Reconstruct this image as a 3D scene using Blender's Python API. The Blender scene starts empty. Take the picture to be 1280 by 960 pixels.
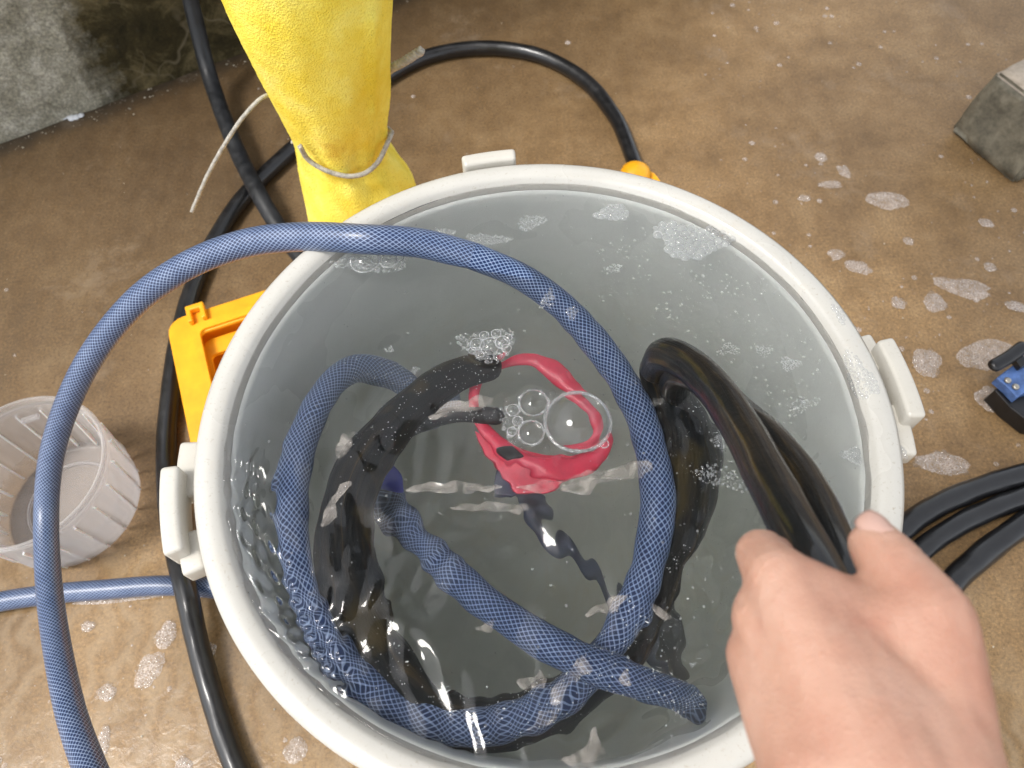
import bpy, bmesh, math, random
import numpy as np
from mathutils import Vector, Matrix, noise
random.seed(7)
rng = np.random.default_rng(7)
sc = bpy.context.scene
col = sc.collection
R = math.radians

# ------------------------------------------------------------ camera, world, sun, exposure
H = 0.42            # height of the pail's rim above the ground
ZW = H - 0.0075      # water level
FOC = 925.0
PITCH, ROLL = 1.06742, -0.05491
CAM = Vector((-0.01983, -0.22053, H + 0.44709))
fw = Vector((0, math.cos(PITCH), -math.sin(PITCH)))
r0 = Vector((1, 0, 0)); u0 = r0.cross(fw)
rt = r0 * math.cos(ROLL) + u0 * math.sin(ROLL)
up = rt.cross(fw)
cd = bpy.data.cameras.new('camera'); cam = bpy.data.objects.new('camera', cd); col.objects.link(cam)
cd.sensor_width = 36; cd.lens = FOC / 1280 * 36
cd.clip_start = 0.01; cd.clip_end = 200
cd.dof.use_dof = True; cd.dof.focus_distance = 0.55; cd.dof.aperture_fstop = 9.5
M = Matrix((rt, up, -fw)).transposed().to_4x4(); M.translation = CAM
cam.matrix_world = M
sc.camera = cam

SUN_AZ, SUN_EL = R(200), R(63)
sdir = Vector((math.cos(SUN_AZ) * math.cos(SUN_EL), math.sin(SUN_AZ) * math.cos(SUN_EL), math.sin(SUN_EL)))
w = bpy.data.worlds.new("World"); sc.world = w; w.use_nodes = True
nt = w.node_tree; nt.nodes.clear()
sky = nt.nodes.new('ShaderNodeTexSky'); sky.sky_type = 'NISHITA'; sky.sun_disc = False
sky.sun_elevation = SUN_EL; sky.sun_rotation = R(90) - SUN_AZ
sky.dust_density = 2; sky.air_density = 1.0
hs = nt.nodes.new('ShaderNodeHueSaturation'); hs.inputs['Saturation'].default_value = 0.22   # overcast: nearly grey
bg = nt.nodes.new('ShaderNodeBackground'); bg.inputs[1].default_value = 0.15
wo = nt.nodes.new('ShaderNodeOutputWorld')
nt.links.new(sky.outputs[0], hs.inputs['Color']); nt.links.new(hs.outputs[0], bg.inputs[0]); nt.links.new(bg.outputs[0], wo.inputs[0])
sl = bpy.data.lights.new('sun', 'SUN'); sl.energy = 1.25; sl.angle = R(15); sl.color = (1, .96, .9)
so = bpy.data.objects.new('sun', sl); col.objects.link(so)
so.rotation_euler = sdir.to_track_quat('Z', 'Y').to_euler()
sc.view_settings.view_transform = 'Standard'; sc.view_settings.look = 'None'
sc.view_settings.exposure = 1.12; sc.view_settings.gamma = 1
sc.cycles.volume_bounces = 2; sc.cycles.transparent_max_bounces = 32; sc.cycles.max_bounces = 14
sc.cycles.transmission_bounces = 12; sc.cycles.diffuse_bounces = 5; sc.cycles.glossy_bounces = 4

# ------------------------------------------------------------ finding real places
def raydir(px, py): return fw + rt * ((px - 640) / FOC) - up * ((py - 480) / FOC)
def at(px, py, z):
    d = raydir(px, py); return CAM + d * ((z - CAM.z) / d.z)
def atd(px, py, depth): return CAM + raydir(px, py) * depth
def wat(px, py, dep):                       # a point under the water, seen through its surface
    p = at(px, py, ZW); d = raydir(px, py).normalized(); n = 1.33
    c = -d.z; k = 1 / n
    t = d * k + Vector((0, 0, 1)) * (k * c - math.sqrt(1 - k * k * (1 - c * c)))
    return p + t * (dep / -t.z)
def proj(p):
    v = Vector(p) - CAM; return 640 + FOC * v.dot(rt) / v.dot(fw), 480 - FOC * v.dot(up) / v.dot(fw), v.dot(fw)

# ------------------------------------------------------------ object helpers
def tag(o, label=None, cat=None, group=None, kind=None):
    if label: o['label'] = label
    if cat: o['category'] = cat
    if group: o['group'] = group
    if kind: o['kind'] = kind
    return o
def link(name, me, mat, parent=None, smooth=True):
    o = bpy.data.objects.new(name, me); col.objects.link(o)
    if mat and not me.materials: me.materials.append(mat)
    if smooth and len(me.polygons): me.polygons.foreach_set('use_smooth', [True] * len(me.polygons))
    if parent:
        o.parent = parent; o.matrix_parent_inverse = Matrix.Translation(parent.location).inverted()
    return o
def empty(name, loc):
    o = bpy.data.objects.new(name, None); col.objects.link(o); o.location = loc; o.empty_display_size = .02; return o
def pydata(name, v, f):
    me = bpy.data.meshes.new(name); me.from_pydata([tuple(x) for x in v], [], f); me.update(); return me
def fixn(me):
    bm = bmesh.new(); bm.from_mesh(me); bmesh.ops.recalc_face_normals(bm, faces=bm.faces); bm.to_mesh(me); bm.free(); return me
def cr(pts, n):                             # catmull-rom through rows of numbers
    P = np.array(pts, float); P = np.vstack([2 * P[0] - P[1], P, 2 * P[-1] - P[-2]])
    out = []
    for i in range(1, len(P) - 2):
        for t in np.linspace(0, 1, n, endpoint=False):
            a, b, c, d = P[i - 1:i + 3]
            out.append(.5 * ((2 * b) + (c - a) * t + (2 * a - 5 * b + 4 * c - d) * t * t + (3 * b - a - 3 * c + d) * t ** 3))
    out.append(P[-2]); return np.array(out)
def tube_mesh(name, pts, rad, seg=16, n=10, flat=None, cap=True, wob=0.0, side=None, closed=False):
    """sweep along points; rad number or list; flat = (width factor, height factor)"""
    rr = rad if hasattr(rad, '__len__') else [rad] * len(pts)
    A = [list(p) + [q] for p, q in zip(pts, rr)]
    if closed: A = A[-1:] + A + A[:2]
    C = cr(A, n)
    if closed: C = C[n:-n * 1 - 1] if n > 0 else C
    P = C[:, :3]; r = np.maximum(C[:, 3], 1e-4)
    T = np.gradient(P, axis=0); T /= np.linalg.norm(T, axis=1)[:, None] + 1e-12
    if cap and not closed:                  # rounded ends
        ks = [.0, .35, .7, .92]
        a = [P[0] - T[0] * r[0] * math.sqrt(1 - k * k) * .8 for k in ks]; b = [P[-1] + T[-1] * r[-1] * math.sqrt(1 - k * k) * .8 for k in ks[::-1]]
        ra = [max(r[0] * k, 1e-5) for k in ks]; rb = [max(r[-1] * k, 1e-5) for k in ks[::-1]]
        P = np.vstack([a, P, b]); r = np.concatenate([ra, r, rb]); T = np.vstack([[T[0]] * 4, T, [T[-1]] * 4])
    N = np.array(side if side is not None else (0, 0, 1.0)); N = N - T[0] * N.dot(T[0])
    if np.linalg.norm(N) < 1e-3: N = np.array((1.0, 0, 0)); N = N - T[0] * N.dot(T[0])
    N /= np.linalg.norm(N)
    V = []; L = [0.0]; fx, fy = flat if flat else (1, 1)
    for i in range(len(P)):
        N = N - T[i] * N.dot(T[i]); N /= np.linalg.norm(N); B = np.cross(T[i], N)
        if i: L.append(L[-1] + np.linalg.norm(P[i] - P[i - 1]))
        for s in range(seg):
            a = 2 * math.pi * s / seg; q = r[i]
            if wob: q *= 1 + wob * noise.noise(Vector((P[i][0] * 40 + math.cos(a), P[i][1] * 40 + math.sin(a), P[i][2] * 40)))
            V.append(P[i] + N * (math.cos(a) * q * fy) + B * (math.sin(a) * q * fx))
    F = []; m = len(P); uv = []
    circ = 2 * math.pi * float(np.median(r))
    for i in range(m if closed else m - 1):
        j = (i + 1) % m
        for s in range(seg):
            t = (s + 1) % seg
            F.append((i * seg + s, j * seg + s, j * seg + t, i * seg + t))
            v0 = L[i] / circ; v1 = (L[j] if j else L[i] + .002) / circ
            uv += [(s / seg, v0), (s / seg, v1), ((s + 1) / seg, v1), ((s + 1) / seg, v0)]
    if not closed:
        F.append(tuple(range(seg))); uv += [(0, 0)] * seg
        F.append(tuple(reversed(range((m - 1) * seg, m * seg)))); uv += [(0, 0)] * seg
    me = pydata(name, V, F)
    l = me.uv_layers.new(name='UVMap')
    l.data.foreach_set('uv', np.array(uv, 'f').ravel())
    return fixn(me)
def lathe_mesh(name, prof, seg=96, c=(0, 0), radf=None, closed=True):
    V = []; F = []; n = len(prof)
    for s in range(seg):
        a = 2 * math.pi * s / seg
        for (r, z) in prof:
            q = r * (radf(a, z) if radf else 1)
            V.append((c[0] + q * math.cos(a), c[1] + q * math.sin(a), z))
    for s in range(seg):
        t = (s + 1) % seg
        for k in range(n if closed else n - 1):
            l = (k + 1) % n
            F.append((s * n + k, t * n + k, t * n + l, s * n + l))
    me = pydata(name, V, F)
    bm = bmesh.new(); bm.from_mesh(me); bmesh.ops.remove_doubles(bm, verts=bm.verts, dist=1e-6); bm.to_mesh(me); bm.free()
    return fixn(me)
def prism_mesh(name, poly, z0, z1, bev=0.0):
    n = len(poly)
    V = [(p[0], p[1], z0) for p in poly] + [(p[0], p[1], z1) for p in poly]
    F = [tuple(range(n))[::-1], tuple(range(n, 2 * n))] + [(i, (i + 1) % n, n + (i + 1) % n, n + i) for i in range(n)]
    me = fixn(pydata(name, V, F))
    if bev:
        bm = bmesh.new(); bm.from_mesh(me)
        bmesh.ops.bevel(bm, geom=bm.edges[:], offset=bev, segments=3, profile=.5, affect='EDGES'); bm.to_mesh(me); bm.free()
    return me
def join(name, meshes):
    bm = bmesh.new()
    for m in meshes: bm.from_mesh(m)
    me = bpy.data.meshes.new(name); bm.to_mesh(me); bm.free(); return me

# ------------------------------------------------------------ material helpers
class Mat:
    def __init__(s, name):
        s.m = bpy.data.materials.new(name); s.m.use_nodes = True; s.t = s.m.node_tree; s.t.nodes.clear()
        s.out = s.n('ShaderNodeOutputMaterial')
    def n(s, typ, **kw):
        x = s.t.nodes.new(typ)
        for k, v in kw.items():
            if k.startswith('i_'): x.inputs[k[2:].replace('_', ' ')].default_value = v
            else: setattr(x, k, v)
        return x
    def l(s, a, b): s.t.links.new(a, b)
    def coord(s, kind='Object'): return s.n('ShaderNodeTexCoord').outputs[kind]
    def noise(s, scale, detail=4, rough=.55, vec=None, dist=0):
        x = s.n('ShaderNodeTexNoise'); x.inputs['Scale'].default_value = scale; x.inputs['Detail'].default_value = detail
        x.inputs['Roughness'].default_value = rough; x.inputs['Distortion'].default_value = dist
        if vec is not None: s.l(vec, x.inputs['Vector'])
        return x.outputs['Fac']
    def ramp(s, fac, stops):
        x = s.n('ShaderNodeValToRGB'); e = x.color_ramp.elements
        while len(e) > 1: e.remove(e[-1])
        e[0].position = stops[0][0]; e[0].color = c4(stops[0][1])
        for p, c in stops[1:]:
            y = e.new(p); y.color = c4(c)
        s.l(fac, x.inputs[0]); return x.outputs[0]
    def mix(s, f, a, b, mode='MIX'):
        x = s.n('ShaderNodeMix', data_type='RGBA', blend_type=mode)
        for sock, v in ((x.inputs[0], f), (x.inputs[6], a), (x.inputs[7], b)):
            if hasattr(v, 'is_linked') or hasattr(v, 'links'): s.l(v, sock)
            else: sock.default_value = v if not isinstance(v, tuple) else c4(v)
        return x.outputs[2]
    def math(s, op, a, b=0.0, clamp=False):
        x = s.n('ShaderNodeMath', operation=op, use_clamp=clamp)
        for sock, v in ((x.inputs[0], a), (x.inputs[1], b)):
            if hasattr(v, 'links'): s.l(v, sock)
            else: sock.default_value = v
        return x.outputs[0]
    def bsdf(s, color, rough=.5, spec=.5, bump=None, bstr=.3, bdist=.001, **kw):
        b = s.n('ShaderNodeBsdfPrincipled')
        for sock, v in ((b.inputs['Base Color'], color), (b.inputs['Roughness'], rough), (b.inputs['Specular IOR Level'], spec)):
            if hasattr(v, 'links'): s.l(v, sock)
            else: sock.default_value = c4(v) if isinstance(v, tuple) else v
        for k, v in kw.items():
            sock = b.inputs[k.replace('_', ' ')]
            if hasattr(v, 'links'): s.l(v, sock)
            else: sock.default_value = c4(v) if isinstance(v, tuple) and len(v) == 3 and sock.type == 'RGBA' else v
        if bump is not None:
            bp = s.n('ShaderNodeBump'); bp.inputs['Strength'].default_value = bstr; bp.inputs['Distance'].default_value = bdist
            s.l(bump, bp.inputs['Height']); s.l(bp.outputs[0], b.inputs['Normal'])
        return b.outputs[0]
    def done(s, sh, disp=None):
        s.l(sh, s.out.inputs['Surface']); return s.m
def c4(c):
    return (c, c, c, 1) if not hasattr(c, '__len__') else (tuple(c) + (1,) if len(c) == 3 else tuple(c))

# ground: brown concrete, wet in places
def ground_mat():
    m = Mat('wet_concrete'); v = m.coord('Object')
    big = m.noise(2.2, 5, .6, v, .3); mid = m.noise(13, 7, .68, v, .08); fine = m.noise(260, 6, .85, v); grit = m.noise(900, 2, .6, v)
    base = m.ramp(mid, [(.28, (.190, .112, .044)), (.5, (.280, .172, .074)), (.72, (.37, .245, .120))])
    tone = m.ramp(big, [(.35, (.62, .60, .58)), (.6, (1, 1, 1))])
    c = m.mix(.8, base, tone, 'MULTIPLY')
    g = m.ramp(fine, [(.38, (.35, .33, .31)), (.47, (.92, .92, .92)), (.54, (1.05, 1.04, 1.02)), (.63, (1.75, 1.7, 1.6))])
    c = m.mix(.8, c, g, 'MULTIPLY')
    vo = m.n('ShaderNodeTexVoronoi'); vo.inputs['Scale'].default_value = 55; m.l(v, vo.inputs['Vector'])
    sp = m.ramp(m.math('ADD', vo.outputs['Distance'], m.math('MULTIPLY', m.noise(40, 2, .5, v), .5)), [(.26, 1), (.30, 0)])
    c = m.mix(m.math('MULTIPLY', sp, .5), c, (.07, .045, .02))
    # dark damp band along the wall (distance from the wall line)
    geo = m.n('ShaderNodeVectorMath', operation='DOT_PRODUCT'); m.l(v, geo.inputs[0]); geo.inputs[1].default_value = WN
    d = m.math('SUBTRACT', WD, geo.outputs['Value'])
    d = m.math('ADD', d, m.math('MULTIPLY', m.math('SUBTRACT', m.noise(5, 5, .6, v, .6), .5), .35))
    xs = m.n('ShaderNodeSeparateXYZ'); m.l(v, xs.inputs[0])
    d = m.math('ADD', d, m.math('MULTIPLY', xs.outputs[0], .45))
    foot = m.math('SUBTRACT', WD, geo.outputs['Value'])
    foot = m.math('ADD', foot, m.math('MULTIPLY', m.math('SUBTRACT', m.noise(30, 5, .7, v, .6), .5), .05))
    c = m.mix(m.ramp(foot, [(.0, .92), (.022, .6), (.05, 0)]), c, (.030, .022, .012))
    damp = m.ramp(d, [(.16, 1), (.46, .55), (.72, 0)])
    c = m.mix(damp, c, m.mix(.85, c, (.36, .345, .32), 'MULTIPLY'))
    # pale scuffed dry area and wet film
    pale = m.ramp(m.noise(7, 7, .72, v, .15), [(.56, 0), (.70, .5)])
    c = m.mix(m.math('MULTIPLY', pale, .5), c, (.40, .32, .23))
    # puddle mask: lower left and along the pail
    pm = m.math('ADD', m.math('MULTIPLY', xs.outputs[1], -2.6), m.math('MULTIPLY', xs.outputs[0], -.55))
    pm = m.math('ADD', pm, m.math('MULTIPLY', m.math('SUBTRACT', m.noise(6, 4, .5, v, .4), .5), .9))
    wet = m.ramp(pm, [(.10, .12), (.24, 1)])
    lines = m.n('ShaderNodeTexWave', wave_type='BANDS', wave_profile='SIN'); lines.inputs['Scale'].default_value = 9
    lines.inputs['Distortion'].default_value = 9; lines.inputs['Detail'].default_value = 3; lines.inputs['Detail Scale'].default_value = 2.2; m.l(v, lines.inputs['Vector'])
    rough = m.math('SUBTRACT', .62, m.math('MULTIPLY', wet, .54))
    c = m.mix(m.math('MULTIPLY', wet, .8), c, m.mix(m.math('MULTIPLY', m.math('MULTIPLY', lines.outputs['Fac'], m.noise(5, 3, .6, v)), .6), m.mix(.3, c, (.30, .21, .125)), (.42, .33, .22)))
    bump = m.math('ADD', m.math('MULTIPLY', m.math('MULTIPLY', fine, .5), m.math('SUBTRACT', 1.0, m.math('MULTIPLY', wet, .85))),
                  m.math('MULTIPLY', m.math('MULTIPLY', m.noise(30, 3, .5, v, 1.6), wet), .6))
    bump = m.math('ADD', bump, m.math('MULTIPLY', grit, .12))
    return m.done(m.bsdf(c, rough, m.math('SUBTRACT', .5, m.math('MULTIPLY', wet, .18)), bump, .55, .0015))

def wall_mat():
    m = Mat('weathered_concrete'); v = m.coord('Object')
    fine = m.noise(230, 5, .8, v); mid = m.noise(22, 6, .7, v, .4)
    c = m.ramp(mid, [(.3, (.17, .16, .12)), (.5, (.31, .295, .24)), (.7, (.50, .48, .42))])
    c = m.mix(.7, c, m.ramp(fine, [(.3, (.25, .25, .22)), (.47, (.9, .9, .9)), (.66, (1.9, 1.9, 1.8))]), 'MULTIPLY')
    moss = m.ramp(m.noise(16, 6, .7, v, .6), [(.3, (.012, .010, .004)), (.5, (.045, .036, .015)), (.7, (.15, .12, .06))])
    moss = m.mix(.6, moss, m.ramp(fine, [(.3, (.5, .5, .5)), (.5, (1, 1, 1)), (.72, (1.8, 1.7, 1.5))]), 'MULTIPLY')
    xs = m.n('ShaderNodeSeparateXYZ'); m.l(v, xs.inputs[0])
    # stain edge runs along a drip line at object x = 0, leaning with height
    k = m.math('ADD', xs.outputs[0], m.math('MULTIPLY', m.math('SUBTRACT', m.noise(9, 6, .7, v), .5), .26))
    k = m.math('ADD', k, m.math('MULTIPLY', xs.outputs[2], -.12))
    st = m.ramp(k, [(-.0, 0), (.02, .55), (.06, 1)])
    cr_ = m.n('ShaderNodeTexVoronoi', feature='DISTANCE_TO_EDGE'); cr_.inputs['Scale'].default_value = 7
    wv = m.n('ShaderNodeVectorMath', operation='ADD'); m.l(v, wv.inputs[0])
    nz = m.n('ShaderNodeTexNoise'); nz.inputs['Scale'].default_value = 12; m.l(v, nz.inputs['Vector'])
    sc_ = m.n('ShaderNodeVectorMath', operation='SCALE'); sc_.inputs['Scale'].default_value = .12; m.l(nz.outputs['Color'], sc_.inputs[0]); m.l(sc_.outputs[0], wv.inputs[1]); m.l(wv.outputs[0], cr_.inputs['Vector'])
    crk = m.ramp(cr_.outputs['Distance'], [(.0, .5), (.022, 0)])
    crk = m.math('MULTIPLY', crk, m.ramp(m.noise(9, 3, .6, v), [(.45, 0), (.62, 1)]))
    c = m.mix(st, c, m.mix(crk, moss, (.24, .20, .13)))
    return m.done(m.bsdf(c, .9, .2, m.math('ADD', fine, m.math('MULTIPLY', mid, .8)), .8, .002))

def plain(name, c, rough=.5, var=.15, scale=60, spec=.5, bstr=.15, bdist=.0006, **kw):
    m = Mat(name); v = m.coord('Object'); a = m.noise(scale, 5, .65, v); b = m.noise(scale * 9, 3, .6, v)
    lo = tuple(max(0, x * (1 - var)) for x in c); hi = tuple(min(1, x * (1 + var)) for x in c)
    cc = m.ramp(a, [(.35, lo), (.65, hi)])
    return m.done(m.bsdf(cc, rough, spec, m.math('ADD', a, m.math('MULTIPLY', b, .4)), bstr, bdist, **kw))

def pail_mat(name, c, dirt=.5, rough=.35, algae=False):
    m = Mat(name); v = m.coord('Object')
    a = m.noise(11, 5, .6, v); b = m.noise(420, 3, .7, v); d = m.noise(60, 4, .7, v)
    cc = m.ramp(a, [(.35, tuple(x * .92 for x in c)), (.65, c)])
    cc = m.mix(m.math('MULTIPLY', m.ramp(b, [(.60, 0), (.74, 1)]), dirt), cc, (.36, .31, .24))
    cc = m.mix(m.math('MULTIPLY', m.ramp(d, [(.58, 0), (.74, 1)]), dirt * .5), cc, (.50, .45, .37))
    if algae:                               # slimy olive growth on the bottom and lower wall
        xs = m.n('ShaderNodeSeparateXYZ'); m.l(v, xs.inputs[0])
        k = m.math('ADD', xs.outputs[2], m.math('MULTIPLY', m.math('SUBTRACT', m.noise(9, 5, .65, v, .4), .5), .35))
        slime = m.ramp(m.noise(13, 6, .7, v, .5), [(.35, (.34, .36, .29)), (.5, (.48, .50, .42)), (.68, (.40, .36, .20))])
        cc = m.mix(m.ramp(k, [(.06, .85), (.30, 0)]), cc, slime)
    rg = m.ramp(m.noise(7, 3, .5, v), [(.40, rough * .45), (.6, rough * 1.3)])
    bump = m.math('ADD', m.math('MULTIPLY', b, .35), m.math('MULTIPLY', d, .8))
    return m.done(m.bsdf(cc, rg, .5, bump, .25, .0008, Subsurface_Weight=.0))

def braid_mat(name='braided_blue_pvc', spec=.5, coat=.15):
    m = Mat(name); uv = m.coord('UV'); s = m.n('ShaderNodeSeparateXYZ'); m.l(uv, s.inputs[0])
    U, V = s.outputs[0], s.outputs[1]; N = 21
    def strand(sg):
        k = m.math('ADD', m.math('MULTIPLY', U, N), m.math('MULTIPLY', V, sg * N * .74))
        f = m.math('ABSOLUTE', m.math('SUBTRACT', m.math('FRACT', k), .5))
        return m.ramp(f, [(.32, 0), (.42, 1)])
    a, b = strand(1), strand(-1)
    ln = m.math('MAXIMUM', a, b)
    x = m.math('MULTIPLY', a, b)
    nz = m.noise(60, 4, .6, m.coord('Object'))
    deep = m.ramp(nz, [(.3, (.009, .020, .062)), (.7, (.016, .034, .095))])
    thr = m.ramp(nz, [(.3, (.14, .20, .34)), (.7, (.23, .29, .42))])
    c = m.mix(m.math('MULTIPLY', ln, .92), deep, thr)
    c = m.mix(m.math('MULTIPLY', x, .5), c, (.38, .47, .66))
    return m.done(m.bsdf(c, .36, spec, m.math('ADD', ln, m.math('MULTIPLY', nz, .6)), .25, .0004, Coat_Weight=coat, Coat_Roughness=.2))

def rubber_mat(name, c, rough, dust=.3, wet=False):
    m = Mat(name); v = m.coord('Object')
    a = m.noise(45, 5, .7, v, .4); b = m.noise(500, 3, .6, v)
    cc = m.mix(m.math('MULTIPLY', m.ramp(a, [(.45, 0), (.75, 1)]), dust), c, tuple(min(1, x * 3.2 + .03) for x in c))
    rg = m.ramp(a, [(.35, rough * .7), (.65, min(1, rough * 1.3))])
    kw = dict(Coat_Weight=.45, Coat_Roughness=.12) if wet else {}
    return m.done(m.bsdf(cc, rg, .45, m.math('ADD', m.math('MULTIPLY', a, 1.2), m.math('MULTIPLY', b, .3)), .3, .001, **kw))

def held_mat(name='wet_black_rubber', spec=.5, coat=.6, brown=False):                             # wet black rubber with brown and ochre algae streaks along it
    m = Mat(name); uv = m.coord('UV'); v = m.coord('Object')
    mp = m.n('ShaderNodeMapping'); mp.inputs['Scale'].default_value = (9, .55, 1); m.l(uv, mp.inputs[0])
    st = m.noise(1.6, 5, .6, mp.outputs[0], .5)
    a = m.noise(70, 5, .7, v)
    c = m.ramp(st, [(.46, (.007, .008, .009)), (.58, (.016, .013, .010)), (.68, (.050, .034, .014)), (.76, (.02, .015, .010))])
    c = m.mix(.5, c, m.ramp(a, [(.3, (.5, .5, .5)), (.7, (1.3, 1.3, 1.3))]), 'MULTIPLY')
    if brown: c = m.mix(m.ramp(m.noise(15, 3, .5, v, .3), [(.56, 0), (.61, .8)]), c, (.045, .033, .012))
    return m.done(m.bsdf(c, .42, spec, m.math('ADD', a, m.math('MULTIPLY', st, 3.0)), .5, .0016, Coat_Weight=coat, Coat_Roughness=.05))

def yellow_foam_mat():
    m = Mat('yellow_sponge'); v = m.coord('Object')
    a = m.noise(26, 5, .6, v); pores = m.n('ShaderNodeTexVoronoi'); pores.inputs['Scale'].default_value = 520; m.l(v, pores.inputs['Vector'])
    b = m.noise(330, 4, .7, v)
    c = m.ramp(a, [(.3, (.88, .68, .06)), (.55, (.95, .80, .13)), (.75, (.96, .86, .22))])
    c = m.mix(m.math('MULTIPLY', m.ramp(b, [(.30, 1), (.42, 0)]), .45), c, (.50, .34, .02))
    sp = m.math('MULTIPLY', m.ramp(m.noise(560, 2, .5, v), [(.66, 0), (.70, 1)]), m.ramp(m.noise(17, 3, .6, v), [(.55, 0), (.66, 1)]))
    c = m.mix(m.math('MULTIPLY', sp, .75), c, (.10, .07, .02))
    rust = m.ramp(m.noise(14, 4, .6, v, .4), [(.62, 0), (.76, .55)])
    c = m.mix(rust, c, (.66, .38, .05))
    bump = m.math('ADD', m.math('MULTIPLY', pores.outputs['Distance'], 1.0), m.math('MULTIPLY', b, 1.2))
    return m.done(m.bsdf(c, .93, .15, bump, .7, .0011))

def skin_mat():
    m = Mat('skin'); v = m.coord('Object')
    a = m.noise(22, 4, .6, v); b = m.noise(75, 4, .6, v); f = m.noise(700, 3, .6, v)
    vo = m.n('ShaderNodeTexVoronoi', feature='DISTANCE_TO_EDGE'); vo.inputs['Scale'].default_value = 620; m.l(v, vo.inputs['Vector'])
    c = m.ramp(a, [(.3, (.43, .215, .148)), (.5, (.50, .285, .205)), (.72, (.54, .34, .26))])
    c = m.mix(m.ramp(b, [(.55, 0), (.8, .35)]), c, (.40, .15, .10))
    wr = m.n('ShaderNodeTexWave', wave_type='BANDS'); wr.inputs['Scale'].default_value = 32; wr.inputs['Distortion'].default_value = 6; wr.inputs['Detail'].default_value = 3; m.l(v, wr.inputs['Vector'])
    bump = m.math('ADD', m.math('MULTIPLY', f, .5), m.math('ADD', m.math('MULTIPLY', vo.outputs['Distance'], .8), m.math('MULTIPLY', wr.outputs['Fac'], .35)))
    return m.done(m.bsdf(c, .50, .4, bump, .6, .0009, Subsurface_Weight=.22, Subsurface_Radius=(1, .35, .2), Subsurface_Scale=.006))

def film_mat(name, body, edge, white=(.8, .82, .82)):
    """soap film: clear face on, shiny and whitish at its grazing rim"""
    m = Mat(name); tr = m.n('ShaderNodeBsdfTransparent').outputs[0]
    gl = m.n('ShaderNodeBsdfGlossy'); gl.inputs['Roughness'].default_value = .03
    df = m.n('ShaderNodeBsdfDiffuse'); df.inputs['Color'].default_value = c4(white)
    tl = m.n('ShaderNodeBsdfTranslucent'); tl.inputs['Color'].default_value = c4(white)
    lw = m.n('ShaderNodeLayerWeight'); lw.inputs['Blend'].default_value = .5
    f = lw.outputs['Facing']
    mx0 = m.n('ShaderNodeMixShader'); mx0.inputs[0].default_value = .5; m.l(df.outputs[0], mx0.inputs[1]); m.l(tl.outputs[0], mx0.inputs[2])
    mx1 = m.n('ShaderNodeMixShader'); m.l(tr, mx1.inputs[1]); m.l(mx0.outputs[0], mx1.inputs[2])
    m.l(m.math('ADD', body, m.math('MULTIPLY', m.math('POWER', f, 4), edge)), mx1.inputs[0])
    mx2 = m.n('ShaderNodeMixShader'); m.l(mx1.outputs[0], mx2.inputs[1]); m.l(gl.outputs[0], mx2.inputs[2])
    m.l(m.math('ADD', .05, m.math('MULTIPLY', m.math('POWER', f, 3), .55)), mx2.inputs[0])
    return m.done(mx2.outputs[0])

def scum_mat(name, cellscale, a_in, a_edge, colr):
    """thin sheet of foam: tiny cells with brighter walls"""
    m = Mat(name); v = m.coord('Object')
    vo = m.n('ShaderNodeTexVoronoi', feature='DISTANCE_TO_EDGE'); vo.inputs['Scale'].default_value = cellscale; m.l(v, vo.inputs['Vector'])
    e = m.ramp(vo.outputs['Distance'], [(.04, a_edge), (.16, a_in)])
    e = m.math('MULTIPLY', e, m.ramp(m.noise(cellscale * .25, 3, .6, v), [(.3, .45), (.6, 1)]))
    tr = m.n('ShaderNodeBsdfTransparent').outputs[0]
    bs = m.bsdf(colr, .25, .5, m.math('MULTIPLY', vo.outputs['Distance'], 2), .6, .001)
    mx = m.n('ShaderNodeMixShader'); m.l(e, mx.inputs[0]); m.l(tr, mx.inputs[1]); m.l(bs, mx.inputs[2])
    return m.done(mx.outputs[0])

def reflection_mat():  # half-clear pale colour standing in for reflections on the rippled water
    m = Mat('painted_pale_reflection'); v = m.coord('Object')
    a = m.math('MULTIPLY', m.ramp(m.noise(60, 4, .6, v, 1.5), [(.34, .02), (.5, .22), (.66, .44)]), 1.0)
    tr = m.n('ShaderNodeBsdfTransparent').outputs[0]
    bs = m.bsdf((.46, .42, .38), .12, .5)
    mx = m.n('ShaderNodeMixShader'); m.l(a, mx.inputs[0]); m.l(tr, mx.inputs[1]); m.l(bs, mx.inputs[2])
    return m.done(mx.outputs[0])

def water_mat():
    m = Mat('soapy_water')
    g = m.n('ShaderNodeBsdfGlass'); g.inputs['IOR'].default_value = 1.33; g.inputs['Roughness'].default_value = 0.0
    m.l(g.outputs[0], m.out.inputs['Surface'])
    ab = m.n('ShaderNodeVolumeAbsorption'); ab.inputs['Color'].default_value = (.72, .80, .76, 1); ab.inputs['Density'].default_value = .8
    sv = m.n('ShaderNodeVolumeScatter'); sv.inputs['Color'].default_value = (.88, .92, .90, 1); sv.inputs['Density'].default_value = 2.1; sv.inputs['Anisotropy'].default_value = .3
    ad = m.n('ShaderNodeAddShader'); m.l(ab.outputs[0], ad.inputs[0]); m.l(sv.outputs[0], ad.inputs[1]); m.l(ad.outputs[0], m.out.inputs['Volume'])
    return m.m

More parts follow.
